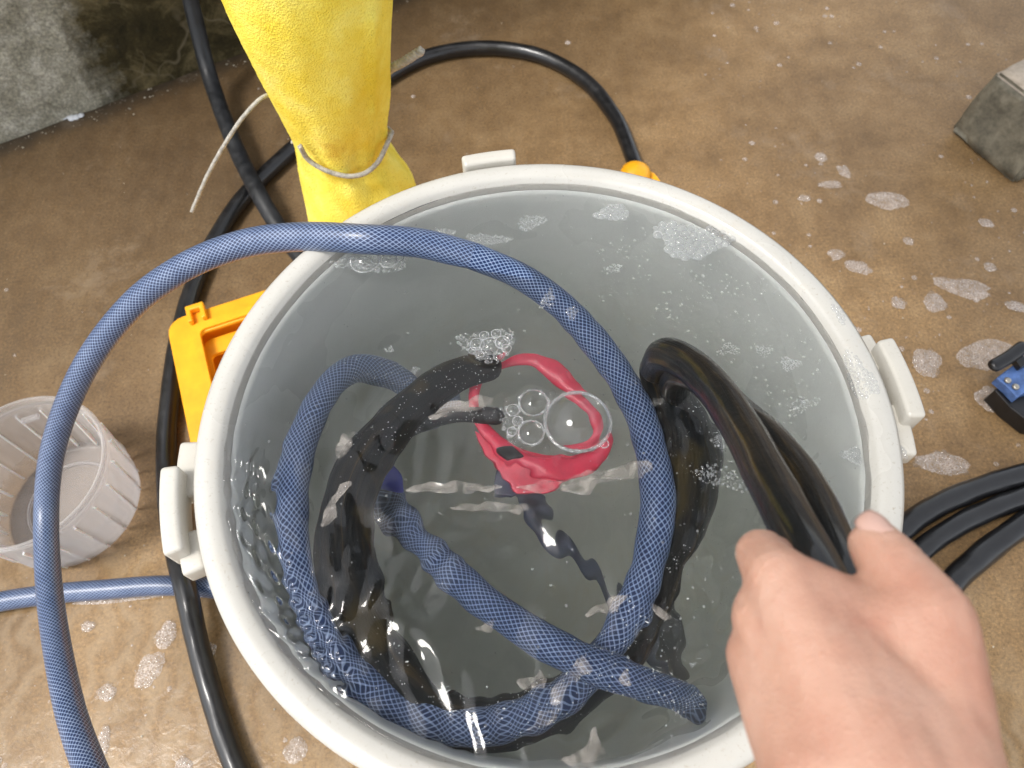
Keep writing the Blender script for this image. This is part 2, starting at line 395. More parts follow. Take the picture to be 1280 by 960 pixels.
def tub_mat(name='translucent_polypropylene', body=.17):
    m = Mat(name); v = m.coord('Object')
    tr = m.n('ShaderNodeBsdfTransparent'); tr.inputs[0].default_value = (.93, .92, .93, 1)
    tl = m.n('ShaderNodeBsdfTranslucent'); tl.inputs[0].default_value = (.85, .83, .84, 1)
    pr = m.bsdf((.76, .75, .73), .2, .5, m.noise(80, 4, .6, v), .3, .001)
    a = m.n('ShaderNodeMixShader'); a.inputs[0].default_value = .35; m.l(pr, a.inputs[1]); m.l(tl.outputs[0], a.inputs[2])
    b = m.n('ShaderNodeMixShader'); m.l(tr.outputs[0], b.inputs[1]); m.l(a.outputs[0], b.inputs[2])
    lw = m.n('ShaderNodeLayerWeight'); lw.inputs['Blend'].default_value = .5
    m.l(m.math('ADD', body, m.math('MULTIPLY', lw.outputs['Facing'], .5)), b.inputs[0])
    return m.done(b.outputs[0])

# the wall's foot
W0 = at(0, 180, 0); W1 = at(320, 60, 0); WDIR = (W1 - W0).normalized(); WNV = Vector((-WDIR.y, WDIR.x, 0))
WN = tuple(WNV); WD = W0.dot(WNV)

M_ground = ground_mat(); M_wall = wall_mat()
M_pail = pail_mat('off_white_plastic', (.53, .515, .47), .8, .36)
M_pin = pail_mat('pail_inside_plastic', (.76, .78, .74), .2, .4, True)
M_lug = pail_mat('handle_plastic', (.56, .535, .475), .5, .3)
M_braid = braid_mat(); M_braidw = braid_mat('braided_blue_pvc_under_water', .05, 0.0); M_held = held_mat(spec=.22, coat=.55); M_sunk = held_mat('sunken_black_rubber', .04, 0.0, True)
M_cable = rubber_mat('black_hose_rubber', (.011, .012, .014), .5, .25)
M_cablewet = rubber_mat('wet_black_hose_rubber', (.007, .007, .008), .4, .12, True)
M_coil = rubber_mat('submerged_black_rubber', (.008, .009, .009), .6, .15)
M_brown = plain('brown_film_on_rubber', (.055, .040, .014), .5, .35)
M_navy = plain('navy_cord', (.012, .020, .055), .5, .3)
M_vivid = plain('vivid_blue_plastic', (.02, .03, .40), .35, .1)
M_red = plain('red_plastic', (.62, .026, .070), .35, .15)
M_yel = yellow_foam_mat()
M_twine = plain('grey_twine', (.42, .40, .35), .8, .3, 200)
M_crate = plain('orange_yellow_plastic', (.88, .40, .012), .38, .12, 25)
M_water = water_mat(); M_film = film_mat('soap_bubble_film', .02, .9); M_foam = film_mat('fine_foam_film', .26, 1.0)
M_gfoam = film_mat('ground_foam_film', .12, .8, (.75, .68, .62))
M_scum = scum_mat('foam_sheet_on_ground', 340, .26, .62, (.74, .65, .58))
M_wscum = scum_mat('foam_sheet_on_water', 900, .18, .75, (.78, .80, .80))
M_reflect = reflection_mat(); M_skin = skin_mat(); M_nail = plain('fingernail', (.52, .33, .27), .3, .05)
M_tub = tub_mat(); M_tubrib = plain('thick_milky_plastic', (.80, .79, .77), .3, .04, Subsurface_Weight=.3, Subsurface_Scale=.01)
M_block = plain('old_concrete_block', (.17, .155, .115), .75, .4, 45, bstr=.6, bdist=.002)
M_blocktop = plain('lit_dry_concrete_top', (.44, .37, .29), .85, .2, 60, bstr=.6, bdist=.002)  # paler top puts the fall of light into colour, besides dry against wet
M_blackpl = plain('black_fitting_plastic', (.010, .010, .011), .3, .3)
M_bluemet = plain('scuffed_blue_paint', (.07, .14, .34), .35, .3, 90)
M_steel = plain('steel_screw', (.45, .42, .36), .35, .2, Metallic=.9)
M_speck = plain('air_bubbles_silver', (.75, .78, .78), .2, .1)

# ------------------------------------------------------------ ground and wall
g = link('ground', pydata('ground', [(-30, -30, 0), (30, -30, 0), (30, 30, 0), (-30, 30, 0)], [(0, 1, 2, 3)]), M_ground, smooth=False)
tag(g, kind='structure')
stain = at(88, 90, .05)
k0 = (stain - W0).dot(WDIR)
def wall():
    x0, x1 = -1.4, 1.6; nx, nz = 150, 60; hh = 1.15
    V, F = [], []
    for j in range(nz + 1):
        for i in range(nx + 1):
            x = x0 + (x1 - x0) * i / nx; z = -.02 + (hh + .02) * j / nz
            d = .004 * noise.noise(Vector((x * 9, z * 9, 1))) + .0025 * noise.noise(Vector((x * 35, z * 35, 5)))
            V.append((x - k0, d, z))
    for j in range(nz):
        for i in range(nx):
            a = j * (nx + 1) + i; F.append((a, a + 1, a + nx + 2, a + nx + 1))
    b = len(V); X0, X1 = x0 - k0, x1 - k0
    V += [(X0, .14, -.02), (X1, .14, -.02), (X1, .14, hh), (X0, .14, hh)]
    tl, tr_ = nz * (nx + 1), nz * (nx + 1) + nx
    F += [(b + 1, b, b + 3, b + 2), tuple(range(tl, tr_ + 1)) + (b + 2, b + 3), (0,) + tuple(j * (nx + 1) for j in range(1, nz + 1)) + (b + 3, b),
          tuple(j * (nx + 1) + nx for j in range(nz + 1)) + (b + 2, b + 1)]
    return fixn(pydata('concrete_wall', V, F))
wl = link('concrete_wall', wall(), M_wall)
wl.matrix_world = Matrix.Translation(W0 + WDIR * k0) @ Matrix.Rotation(math.atan2(WDIR.y, WDIR.x), 4, 'Z')
tag(wl, 'rough concrete wall at top left, pale grey at one side and black-brown mossy beside it', 'wall')

# unseen corrugated sheet added overhead to darken the water's reflection, cut to pass sun
V, F = [], []
nx_ = 240
for y_ in (-1.0, .95):
    for i in range(nx_ + 1):
        x_ = -.55 + 1.55 * i / nx_; V.append((x_, y_, 2.3 + .05 * (y_ + 1.0) + .012 * math.sin(x_ * 80)))
for i in range(nx_): F.append((i, i + 1, nx_ + 2 + i, nx_ + 1 + i))
rf = link('sky_blocker', pydata('sky_blocker', V, F), plain('added_grey_corrugated_sheet', (.16, .15, .14), .6, .2, 6)); tag(rf, kind='structure')
rf.modifiers.new('t', 'SOLIDIFY').thickness = .012

# ------------------------------------------------------------ yellow crate under the pail
ZC = 0.06
A = at(207, 402, ZC); B = at(813, 207, ZC)
e1 = (B - A); LW = e1.length; e1.normalize(); e2 = Vector((e1.y, -e1.x, 0)); DEP = .262
def cp(u, v): return A + e1 * u + e2 * v     # u along the far side, v towards the camera
cr_o = empty('plastic_crate', (cp(LW / 2, DEP / 2).x, cp(LW / 2, DEP / 2).y, 0))
tag(cr_o, 'shallow orange-yellow plastic crate whose corner pokes out from behind the pail', 'crate')
def rrect(u0, v0, u1, v1, r, n=5):
    out = []
    for (cx, cy, s) in ((u1 - r, v1 - r, 0), (u0 + r, v1 - r, 90), (u0 + r, v0 + r, 180), (u1 - r, v0 + r, 270)):
        for k in range(n + 1):
            t = R(s + 90 * k / n); out.append(cp(cx + r * math.cos(t), cy + r * math.sin(t)))
    return out
def ringprism(o, i, z0, z1, name):
    n = len(o); V = [(p.x, p.y, z) for z in (z0, z1) for P in (o, i) for p in P]
    F = []
    for k in range(n):
        j = (k + 1) % n
        F += [(2 * n + k, 2 * n + j, 3 * n + j, 3 * n + k), (k, j, n + j, n + k), (k, j, 2 * n + j, 2 * n + k), (n + k, n + j, 3 * n + j, 3 * n + k)]
    me = fixn(pydata(name, V, F)); return me
FL = .036
body = join('crate_wall', [ringprism(rrect(.014, .014, LW - .014, DEP - .014, .02), rrect(.018, .018, LW - .018, DEP - .018, .016), .004, ZC - .004, 'w'),
                           prism_mesh('b', rrect(.016, .016, LW - .016, DEP - .016, .018), .002, .008)])
link('crate_wall', body, M_crate, cr_o, False)
fl = ringprism(rrect(0, 0, LW, DEP, .022), rrect(FL, FL, LW - FL, DEP - FL, .012), ZC - .006, ZC, 'flange')
f_o = link('flange', fl, M_crate, cr_o, False)
bv = f_o.modifiers.new('b', 'BEVEL'); bv.width = .002; bv.segments = 2; bv.limit_method = 'ANGLE'
link('stepped_lip', ringprism(rrect(FL - .006, FL - .014, LW - FL, DEP - FL, .012), rrect(FL + .004, FL - .002, LW - FL - .01, DEP - FL - .01, .008), ZC - .002, ZC + .004, 's'), M_crate, cr_o, False)
link('inner_rail', ringprism(rrect(FL, FL + .001, LW - FL - .001, DEP - FL - .001, .011), rrect(FL + .006, FL + .026, LW - FL - .02, DEP - FL - .02, .006), ZC - .024, ZC - .018, 'r'), M_crate, cr_o, False)
t0 = cp(.040, .0); tl_ = [cp(.030, -.006), cp(.054, -.006), cp(.054, .020), cp(.048, .020), cp(.048, 0.002), cp(.036, .002), cp(.036, .020), cp(.030, .020)]
link('catch', prism_mesh('catch', tl_, ZC + .0005, ZC + .010, .0015), M_crate, cr_o, False)
# knob corner near (795,210)
kc = cp(LW - .03, .010)
link('corner_knob', lathe_mesh('corner_knob', [(.0, ZC + .0005), (.022, ZC + .0005), (.021, ZC + .010), (.014, ZC + .016), (.0, ZC + .018)], 20, (kc.x, kc.y)), M_crate, cr_o)

# ------------------------------------------------------------ the pail
pail = empty('pail', (0, 0, .009)); tag(pail, 'large round off-white plastic pail brimming with grey soapy water', 'pail')
ZB = .009
prof_out = [(.0, ZB), (.170, ZB), (.176, ZB + .004), (.196, .20), (.212, H - .034), (.2140, H - .022), (.2146, H - .0122)]
prof_in = [(.2129, H - .0122), (.2108, H - .019), (.2090, H - .034), (.193, .20), (.1735, ZB + .008), (.169, ZB + .005), (0, ZB + .005)]
link('body', lathe_mesh('body', prof_out + prof_in, 160), M_pin, pail)
rimp = []
for (r_, z_) in [(.2140, -.0138), (.2131, -.0120), (.2134, -.0108), (.2152, -.0075), (.2176, -.0030), (.2200, -.0008), (.2260, -.0001), (.2312, -.0006), (.2342, -.0028), (.2352, -.009), (.2350, -.022), (.2335, -.024), (.2320, -.022), (.2315, -.012), (.224, -.010), (.218, -.014), (.2168, -.0145), (.2148, -.0130)]:
    rimp.append((r_, H + z_))
def rimr(a, z): return 1 + .0012 * math.sin(3 * a + 1) + .0008 * math.sin(7 * a)
link('rim', lathe_mesh('rim', rimp, 256, radf=rimr), M_pail, pail)

def arcblock(name, r1, r2, a1, a2, z1, z2, bev=.002, n=14):
    V = []; F = []
    for i in range(n + 1):
        a = a1 + (a2 - a1) * i / n
        for (r_, z_) in ((r1, z1), (r2, z1), (r2, z2), (r1, z2)): V.append((r_ * math.cos(a), r_ * math.sin(a), z_))
    for i in range(n):
        for k in range(4):
            l = (k + 1) % 4; F.append((i * 4 + k, i * 4 + l, i * 4 + 4 + l, i * 4 + 4 + k))
    F += [(0, 1, 2, 3), tuple(n * 4 + k for k in (3, 2, 1, 0))]
    me = fixn(pydata(name, V, F))
    if bev:
        bm = bmesh.new(); bm.from_mesh(me)
        ed = [e for e in bm.edges if len(e.link_faces) == 2 and e.calc_face_angle() > .6]
        bmesh.ops.bevel(bm, geom=ed, offset=bev, segments=3, profile=.5, affect='EDGES'); bm.to_mesh(me); bm.free()
    return me
def lug(deg, half, hb, out, sh=0):
    a = R(deg); h = half / .24; b = hb / .24; s = sh / .24
    base = join('handle_bracket', [arcblock('b', .2362, .2362 + out, a - h, a + s - b + .07, H - .030, H - .013, .0028, 3),
                                   arcblock('b', .2362, .2362 + out, a + s + b - .07, a + h, H - .030, H - .013, .0028, 3),
                                   arcblock('b', .2345, .2385, a - h + .01, a + h - .01, H - .034, H - .020, .0015)])
    o = link('handle_bracket', base, M_lug, pail)
    ro = .2362 + out + .004
    bar = arcblock('grip_bar', ro - .0125, ro, a + s - b, a + s + b, H - .024, H + .001, .0028)
    o2 = link('grip_bar', bar, M_lug, o); o2.matrix_parent_inverse = Matrix.Identity(4); o2.location = (0, 0, 0)
    o2.parent = o; o2.matrix_parent_inverse = o.matrix_world.inverted() if False else Matrix.Identity(4)
    return o
lug(190.5, .046, .029, .015, .006)
lug(2.5, .047, .030, .014, .004)
lug(97, .034, .022, .010, -.001)

# ------------------------------------------------------------ the water
BUBS = [(at(x, y, ZW).x, at(x, y, ZW).y, r_ * .00053) for x, y, r_ in ((722, 527, 41), (667, 503, 18), (664, 541, 16), (610, 431, 30))]
def waves(X, Y):
    h = np.zeros_like(X)
    env = np.clip((.075 - Y) / .15, 0, 1); env = env * env * (3 - 2 * env)
    rs = np.random.default_rng(11)
    wx = .012 * np.sin(X * 38 + 1.3) * np.cos(Y * 31); wy = .012 * np.cos(X * 29 - Y * 35 + .4)
    for i in range(26):
        lam = rs.uniform(.014, .055); th = rs.uniform(0, 2 * math.pi); k = 2 * math.pi / lam; ph = rs.uniform(0, 6.28)
        s = rs.uniform(.024, .064)
        h += env * s / k * np.sin(k * ((X + wx) * math.cos(th) + (Y + wy) * math.sin(th)) + ph)
    e2_ = np.exp(-((X - .065) / .07) ** 4) * np.exp(-((Y - .045) / .085) ** 4)      # stirred water over the far bend of the blue hose
    for i in range(12):
        lam = rs.uniform(.012, .030); th = rs.uniform(0, 2 * math.pi); k = 2 * math.pi / lam; ph = rs.uniform(0, 6.28)
        h += e2_ * .046 / k * np.sin(k * ((X + wx) * math.cos(th) + (Y + wy) * math.sin(th)) + ph)
    # crests lying across the middle
    c = np.exp(-((Y + .050 + .02 * np.sin(X * 15)) / .022) ** 2) * np.exp(-((X + .02) / .10) ** 4)
    h += c * .00012 * np.sin(2 * math.pi * (Y + .006 * np.sin(X * 25) + wy * .5) / .0105)
    # one long ridge of a wave running across below the bubbles
    q = Y + .034 - .16 * X - .010 * np.sin(X * 30)
    h += .0007 * np.exp(-(q / .006) ** 2) * np.exp(-((X - .02) / .11) ** 4)
    # slop against the left wall
    r = np.hypot(X, Y); a = np.arctan2(Y, X)
    m = np.exp(-((r - .203) / .016) ** 2) * np.exp(-((np.mod(a, 2 * np.pi) - R(206)) / R(24)) ** 4)
    h += m * (.0017 * np.sin(a * 64 + r * 420 + 60 * wx * 10) + .0008 * np.sin(a * 33 - r * 700))
    # ripples round the big foam group and gentle swell elsewhere
    h += (1 - env) * .00022 * (np.sin(X * 95 + 3 * wy * 100) + np.cos(Y * 80 + X * 30))
    for bx_, by_, br_ in BUBS:                                         # water drawn up round the bubbles
        d_ = np.hypot(X - bx_, Y - by_); h += .0010 * np.exp(-np.abs(d_ - br_) / .0022) - .0008 * (d_ < br_) * (1 - (d_ / br_) ** 2)
    # meniscus against the rim
    h += .0015 * np.exp(-np.abs(.2152 - r) / .003)
    return h
def water():
    nr, ns = 200, 560; rr = np.concatenate([[0.0],   .2158 * (np.linspace(.004, 1, nr)) ** .85])
    V = [(0, 0, ZW + float(waves(np.array([0.]), np.array([0.]))[0]))]
    for r in rr[1:]:
        a = np.arange(ns) * 2 * math.pi / ns; X = r * np.cos(a); Y = r * np.sin(a); Z = ZW + waves(X, Y)
        V += list(zip(X, Y, Z))
    F = [(0, 1 + s, 1 + (s + 1) % ns) for s in range(ns)]
    for i in range(nr - 1):
        for s in range(ns):
            t = (s + 1) % ns; b = 1 + i * ns; F.append((b + s, b + ns + s, b + ns + t, b + t))
    last = 1 + (nr - 1) * ns
    for (r, z) in [(.2150, H - .0112), (.2139, H - .014), (.2126, H - .019), (.2112, H - .025), (.2104, H - .031), (.2098, H - .036), (.1945, .20), (.1745, ZB + .0028)]:
        nb = len(V); a = np.arange(ns) * 2 * math.pi / ns
        V += list(zip(r * np.cos(a), r * np.sin(a), [z] * ns))
        F += [(last + s, nb + s, nb + (s + 1) % ns, last + (s + 1) % ns) for s in range(ns)]; last = nb
    F.append(tuple(reversed(range(last, last + ns))))
    return fixn(pydata('water', V, F))
wt = link('water', water(), M_water); tag(wt, kind='structure')
def zw(x, y): return ZW + float(waves(np.array([x]), np.array([y]))[0])

# ------------------------------------------------------------ hoses
def P(seq):
    out = []
    for q in seq:
        px, py, kind, v = q
        out.append(at(px, py, v) if kind == 'z' else wat(px, py, v) if kind == 'w' else atd(px, py, v))
    return out
RB = .0113
blue = P([(150, 1060, 'd', .50), (122, 985, 'd', .545), (86, 880, 'd', .61), (63, 750, 'd', .70), (58, 640, 'd', .745), (68, 555, 'd', .725), (103, 465, 'd', .68), (160, 387, 'd', .64),
          (225, 337, 'd', .612), (300, 306, 'd', .592), (375, 296, 'd', .576), (455, 299, 'z', ZW + .0195), (525, 304, 'z', ZW + .0115), (590, 320, 'w', .0015), (650, 345, 'w', .010), (705, 385, 'w', .014), (757, 445, 'w', .016),
          (797, 510, 'w', .017), (818, 580, 'w', .018), (820, 650, 'w', .020), (806, 720, 'w', .026), (778, 785, 'w', .036), (730, 845, 'w', .050), (665, 892, 'w', .056), (580, 908, 'w', .052),
          (495, 886, 'w', .044), (425, 825, 'w', .034), (382, 745, 'w', .026), (364, 655, 'w', .024), (372, 570, 'w', .030), (400, 500, 'w', .045), (440, 462, 'w', .070), (490, 470, 'w', .100), (530, 500, 'w', .125)])
o = empty('braided_hose', tuple(blue[0]))
link('dry_length', tube_mesh('dry_length', blue[:14], RB, 32, 14), M_braid, o); link('sunken_length', tube_mesh('sunken_length', blue[13:], RB, 32, 14), M_braidw, o)
tag(o, 'thick blue braided hose arching over the pail rim and looping round under the water', 'hose')
blue2 = P([(462, 585, 'w', .112), (482, 625, 'w', .090), (530, 680, 'w', .062), (590, 738, 'w', .042), (655, 785, 'w', .030), (720, 822, 'w', .026), (785, 848, 'w', .034), (835, 866, 'w', .052), (862, 878, 'w', .068)])
o = link('braided_hose', tube_mesh('braided_hose', blue2, RB * .98, 32, 14), M_braidw)
tag(o, 'blue braided hose end lying diagonally under the water across the blue loop', 'hose')
blue3 = P([(-60, 768, 'z', .0125), (0, 752, 'z', .0125), (70, 742, 'z', .0125), (130, 737, 'z', .0125), (200, 732, 'z', .0125), (265, 735, 'z', .0125), (330, 748, 'z', .0125)])
o = link('braided_hose', tube_mesh('braided_hose', blue3, .0115, 28, 14), M_braid)
tag(o, 'blue braided hose lying flat on the wet ground below the clear tub', 'hose')

def onwall(px, py, off):
    d = raydir(px, py); n_ = WNV; t = (WD - off - CAM.dot(n_)) / d.dot(n_); return CAM + d * t
ca = [onwall(205, -110, .05), onwall(222, -60, .045), onwall(238, 0, .045)] + P([(262, 95, 'z', .052), (293, 180, 'z', .0385), (325, 245, 'z', .0380), (357, 297, 'z', .0155), (400, 350, 'z', .0135)])
o = link('black_hose', tube_mesh('black_hose', ca, .0128, 20, 10, wob=.05), M_cable)
tag(o, 'matt black hose coming straight down from the top edge, left of the yellow foam', 'hose')
cb = P([(806, 242, 'z', .0125), (790, 195, 'z', .0125), (768, 145, 'z', .0125), (728, 98, 'z', .0125), (670, 68, 'z', .0125), (600, 60, 'z', .0125), (530, 72, 'z', .0125), (470, 105, 'z', .0125), (410, 150, 'z', .0125), (350, 200, 'z', .0125),
        (300, 252, 'z', .0125), (262, 312, 'z', .0125), (236, 375, 'z', .0125), (220, 440, 'z', .0125), (210, 520, 'z', .0125), (208, 600, 'z', .0125), (218, 680, 'z', .030), (234, 745, 'z', .0375), (246, 800, 'z', .026), (265, 870, 'z', .013), (292, 950, 'z', .0125), (330, 1030, 'z', .0125)])
o = link('black_hose', tube_mesh('black_hose', cb, .0122, 20, 10, wob=.05), M_cablewet)
tag(o, 'black hose arching behind the pail and running down its left side over the wet ground', 'hose')
for pts, rr_, lab in (
    ([(1062, 730, .020), (1100, 690, .020), (1136, 655, .020), (1180, 628, .020), (1230, 608, .020), (1300, 588, .020), (1380, 570, .020)], .0135, 'topmost of the three wet black hoses leaving the pail at right'),
    ([(1085, 790, .020), (1115, 735, .020), (1150, 690, .020), (1195, 658, .020), (1245, 634, .020), (1310, 612, .020), (1390, 590, .020)], .0125, 'middle one of the three wet black hoses between pail and right edge'),
    ([(1120, 850, .018), (1150, 786, .018), (1188, 731, .018), (1232, 690, .018), (1285, 652, .018), (1350, 612, .018), (1420, 570, .018)], .0140, 'lowest of the three wet black hoses, coming out beside the thumb')):
    o = link('black_hose', tube_mesh('black_hose', [at(*p) for p in pts], rr_, 20, 10, wob=.08), M_cablewet)
    tag(o, lab, 'hose', 'wet black hoses at the right of the pail')

# black hose held by the hand; it dives into the water and coils there
hold = [(1055, 785, 'd', .272), (1018, 705, 'd', .294), (988, 650, 'd', .320), (960, 597, 'd', .354), (930, 541, 'd', .396), (899, 493, 'd', .437), (864, 458, 'd', .470), (832, 444, 'd', .494),
        (822, 462, 'w', .006), (836, 500, 'w', .022), (850, 545, 'w', .032), (855, 600, 'w', .038), (842, 665, 'w', .044), (818, 730, 'w', .050), (780, 800, 'w', .060), (715, 868, 'w', .070), (640, 902, 'w', .068), (570, 902, 'w', .060), (512, 868, 'w', .052), (468, 800, 'w', .045), (440, 725, 'w', .040),
        (434, 650, 'w', .038), (456, 580, 'w', .040), (503, 520, 'w', .044), (555, 478, 'w', .048), (608, 456, 'w', .052)]
hr = [.0100, .0100, .0105, .0110, .0112, .0113, .0114, .0118, .0130, .0165, .0185, .0185, .0170, .0165, .0165, .0165, .0160, .0160, .0165, .0175, .0190, .0195, .0185, .0160, .0140, .0130]
hp_ = P(hold); o = empty('rubber_hose', tuple(hp_[2]))
link('wet_length', tube_mesh('wet_length', hp_[:9], hr[:9], 26, 14, wob=.05), M_held, o); link('sunken_length', tube_mesh('sunken_length', hp_[8:], hr[8:], 26, 14, wob=.10), M_sunk, o)
tag(o, 'thick shiny black hose held in the fist and dipping into the water', 'hose')
hold2 = [(1090, 790, 'd', .280), (1054, 715, 'd', .302), (1033, 660, 'd', .328), (1003, 600, 'd', .364), (962, 548, 'd', .402), (925, 515, 'd', .440), (885, 480, 'd', .470), (850, 466, 'd', .492), (845, 490, 'w', .008), (868, 530, 'w', .030), (884, 585, 'w', .05),
         (872, 640, 'w', .075), (845, 700, 'w', .10), (830, 760, 'w', .11), (850, 830, 'w', .12)]
o = link('rubber_hose', tube_mesh('rubber_hose', P(hold2), [.0088, .0090, .0094, .0096, .0096, .0095, .010, .010, .011, .012, .012, .012, .010, .009, .008], 22, 12, wob=.05), M_held)
tag(o, 'second black hose strand just behind the thick one in the fist', 'hose')
side = P([(455, 570, 'w', .075), (490, 540, 'w', .072), (540, 524, 'w', .066), (590, 518, 'w', .060), (622, 520, 'w', .058)])
o = link('rubber_hose', tube_mesh('rubber_hose', side, [.012, .0095, .0072, .0066, .0066], 18, 10, wob=.05), M_coil)
tag(o, 'thin black hose stub pointing at the red ring under the water', 'hose')
o = link('cord', tube_mesh('cord', P([(628, 560, 'w', .10), (655, 620, 'w', .105), (690, 668, 'w', .11), (730, 705, 'w', .12), (768, 742, 'w', .13), (800, 785, 'w', .14), (838, 830, 'w', .15), (858, 862, 'w', .16)]),
                             [.0065, .0065, .0062, .006, .006, .006, .006, .006], 14, 10, wob=.08), M_navy)
tag(o, 'thin dark navy cord sinking away from the red ring', 'cord')
o = link('cable_sleeve', tube_mesh('cable_sleeve', P([(470, 566, 'w', .085), (478, 590, 'w', .082), (490, 618, 'w', .080)]), [.006, .0075, .005], 14, 8, flat=(1, .6)), M_vivid)
tag(o, 'bright royal blue plastic sleeve beside the black hose under water', 'sleeve')
o = link('braided_hose', tube_mesh('braided_hose', P([(548, 470, 'w', .15), (560, 505, 'w', .13), (540, 522, 'w', .12), (515, 520, 'w', .12)]), .010, 20, 10), M_braid)
tag(o, 'short blue hose piece half hidden behind the black hose bend', 'hose')

# the red ring with its broad foot
RD = .062
ring = P([(601, 470, 'w', RD), (632, 452, 'w', RD), (668, 450, 'w', RD), (700, 470, 'w', RD), (728, 500, 'w', RD), (750, 535, 'w', RD), (742, 570, 'w', RD), (700, 585, 'w', RD), (655, 578, 'w', RD), (615, 545, 'w', RD), (594, 510, 'w', RD)])
rd = empty('plastic_ring', tuple(ring[8])); tag(rd, 'red plastic ring sunk under the big bubble in the water', 'plastic ring')
link('loop', tube_mesh('loop', ring, [.0042, .0046, .0062, .0078, .0066, .0058, .0068, .0080, .0076, .0056, .0040], 18, 10, flat=(1, .5), closed=True), M_red, rd)
pf = [wat(x, y, RD + .006) for x, y in [(592, 540), (636, 556), (700, 572), (752, 556), (746, 582), (705, 600), (674, 622), (648, 618), (628, 590), (604, 566)]]
link('foot_plate', prism_mesh('foot_plate', pf, pf[0].z - .004, pf[0].z + .003, .0012), M_red, rd)
link('clasp', prism_mesh('clasp', [wat(x, y, RD - .002) for x, y in [(622, 562), (640, 560), (652, 572), (640, 580)]], ZW - RD - .004, ZW - RD + .007, .001), M_coil, rd)
link('strap', prism_mesh('strap', [wat(x, y, RD + .012) for x, y in [(622, 585), (645, 592), (658, 612), (640, 628), (622, 612)]], ZW - RD - .02, ZW - RD - .006, .001), M_navy, rd)

# ------------------------------------------------------------ yellow foam wrapped stand and its twine
cb0 = at(462, 300, .09)
def zcol(py):                                # height on the column's axis at image row py
    lo, hi = 0.0, .845
    for _ in range(40):
        m_ = (lo + hi) / 2
        if proj((cb0.x, cb0.y, m_))[1] > py: lo = m_
        else: hi = m_
    return lo
secs = []
for py, xl, xr in [(-160, 222, 492), (-80, 254, 491), (0, 285, 491), (50, 309, 489), (100, 334, 487), (140, 355, 486), (165, 368, 485), (185, 373, 484), (205, 376, 500), (235, 381, 518), (280, 387, 527), (330, 398, 532)]:
    z = zcol(py); x_, y_, d_ = proj((cb0.x, cb0.y, z)); s = d_ / FOC
    secs.append((z, ((xl + xr) / 2 - x_) * s, (xr - xl) / 2 * s))
secs = secs[::-1]
secs.insert(0, (0.0, secs[0][1], secs[0][2]))
S = cr(secs, 8); ns = 120; V = []; F = []
zp = zcol(192)
for i, (z, off, r_) in enumerate(S):
    pin = math.exp(-((z - zp) / .045) ** 2)
    for s in range(ns):
        a = 2 * math.pi * s / ns
        q = r_ * (1 + pin * .085 * math.sin(5 * a + 1.2 + z * 8) + pin * .035 * math.sin(11 * a + z * 20)) + .003 * noise.noise(Vector((math.cos(a) * 3, math.sin(a) * 3, z * 14)))
        q += .0007 * noise.noise(Vector((math.cos(a) * 60, math.sin(a) * 60, z * 700)))
        q += .005 * max(0, 1 - ((a - 5.45 - .5 * (z - zp)) % (2 * math.pi)) / .25) * (.3 + .7 * min(1, abs(z - zp) / .04))      # lap of the rolled sheet
        V.append((cb0.x + rt.x * off + q * math.cos(a), cb0.y + rt.y * off + q * .86 * math.sin(a), z + .001))
for i in range(len(S) - 1):
    for s in range(ns):
        t = (s + 1) % ns; F.append((i * ns + s, i * ns + t, i * ns + ns + t, i * ns + ns + s))
F += [tuple(range(ns)), tuple(range((len(S) - 1) * ns, len(S) * ns))]
yo = link('foam_sleeve', fixn(pydata('foam_sleeve', V, F)), M_yel)
tag(yo, 'tall bright yellow foam sleeve pinched by twine, standing behind the pail', 'foam sleeve')
def twine_mesh(name, pts, r_, turns=900, n=12):
    C = cr([list(p) for p in pts], n); T = np.gradient(C, axis=0); T /= np.linalg.norm(T, axis=1)[:, None]
    L = np.concatenate([[0], np.cumsum(np.linalg.norm(np.diff(C, axis=0), axis=1))])
    N = np.cross(T, (0.3, .2, 1)); N /= np.linalg.norm(N, axis=1)[:, None]; B = np.cross(T, N)
    # resample finely so that the lay of the strands shows
    tt = np.linspace(0, L[-1], max(8, int(L[-1] / .0012)))
    f = lambda A_: np.stack([np.interp(tt, L, A_[:, k]) for k in range(3)], 1)
    C2, N2, B2 = f(C), f(N), f(B); out = []
    for k in range(3):
        ph = tt * turns + 2 * math.pi * k / 3
        out.append(tube_mesh('s', C2 + (N2 * np.cos(ph)[:, None] + B2 * np.sin(ph)[:, None]) * r_ * .52, r_ * .56, 6, 1))
    return join(name, out)
def colpt(px, py, lift=.0095):                # point on the near side of the sleeve
    best = None; z0 = zcol(py)
    d = raydir(px, py)
    for k in range(400):
        t = .3 + k * .003; p = CAM + d * t
        zz = p.z
        if zz < 0 or zz > .84: continue
        i = int(np.argmin(np.abs(S[:, 0] - zz))); off, r_ = S[i, 1], S[i, 2]
        dx = p.x - cb0.x - rt.x * off; dy = (p.y - cb0.y - rt.y * off) / .86
        if math.hypot(dx, dy) < r_ + lift: return p
    return atd(px, py, proj((cb0.x, cb0.y, z0))[2])
def dpt(px, py, dd=0): return atd(px, py, proj((cb0.x, cb0.y, zcol(max(py, 100))))[2] + dd)
loop = [colpt(375, 183), colpt(385, 199), colpt(405, 212), colpt(432, 220), colpt(455, 217), colpt(472, 203), colpt(483, 182)]
tail1 = [dpt(366, 150, .05), dpt(350, 128, .02), dpt(332, 120, -.02), dpt(305, 145, -.04), dpt(280, 182, -.05), dpt(258, 222, -.045), dpt(240, 264, -.04)]
tail2 = [dpt(470, 125, .04), dpt(482, 92, .02), dpt(505, 77, .0), dpt(527, 63, -.01)]
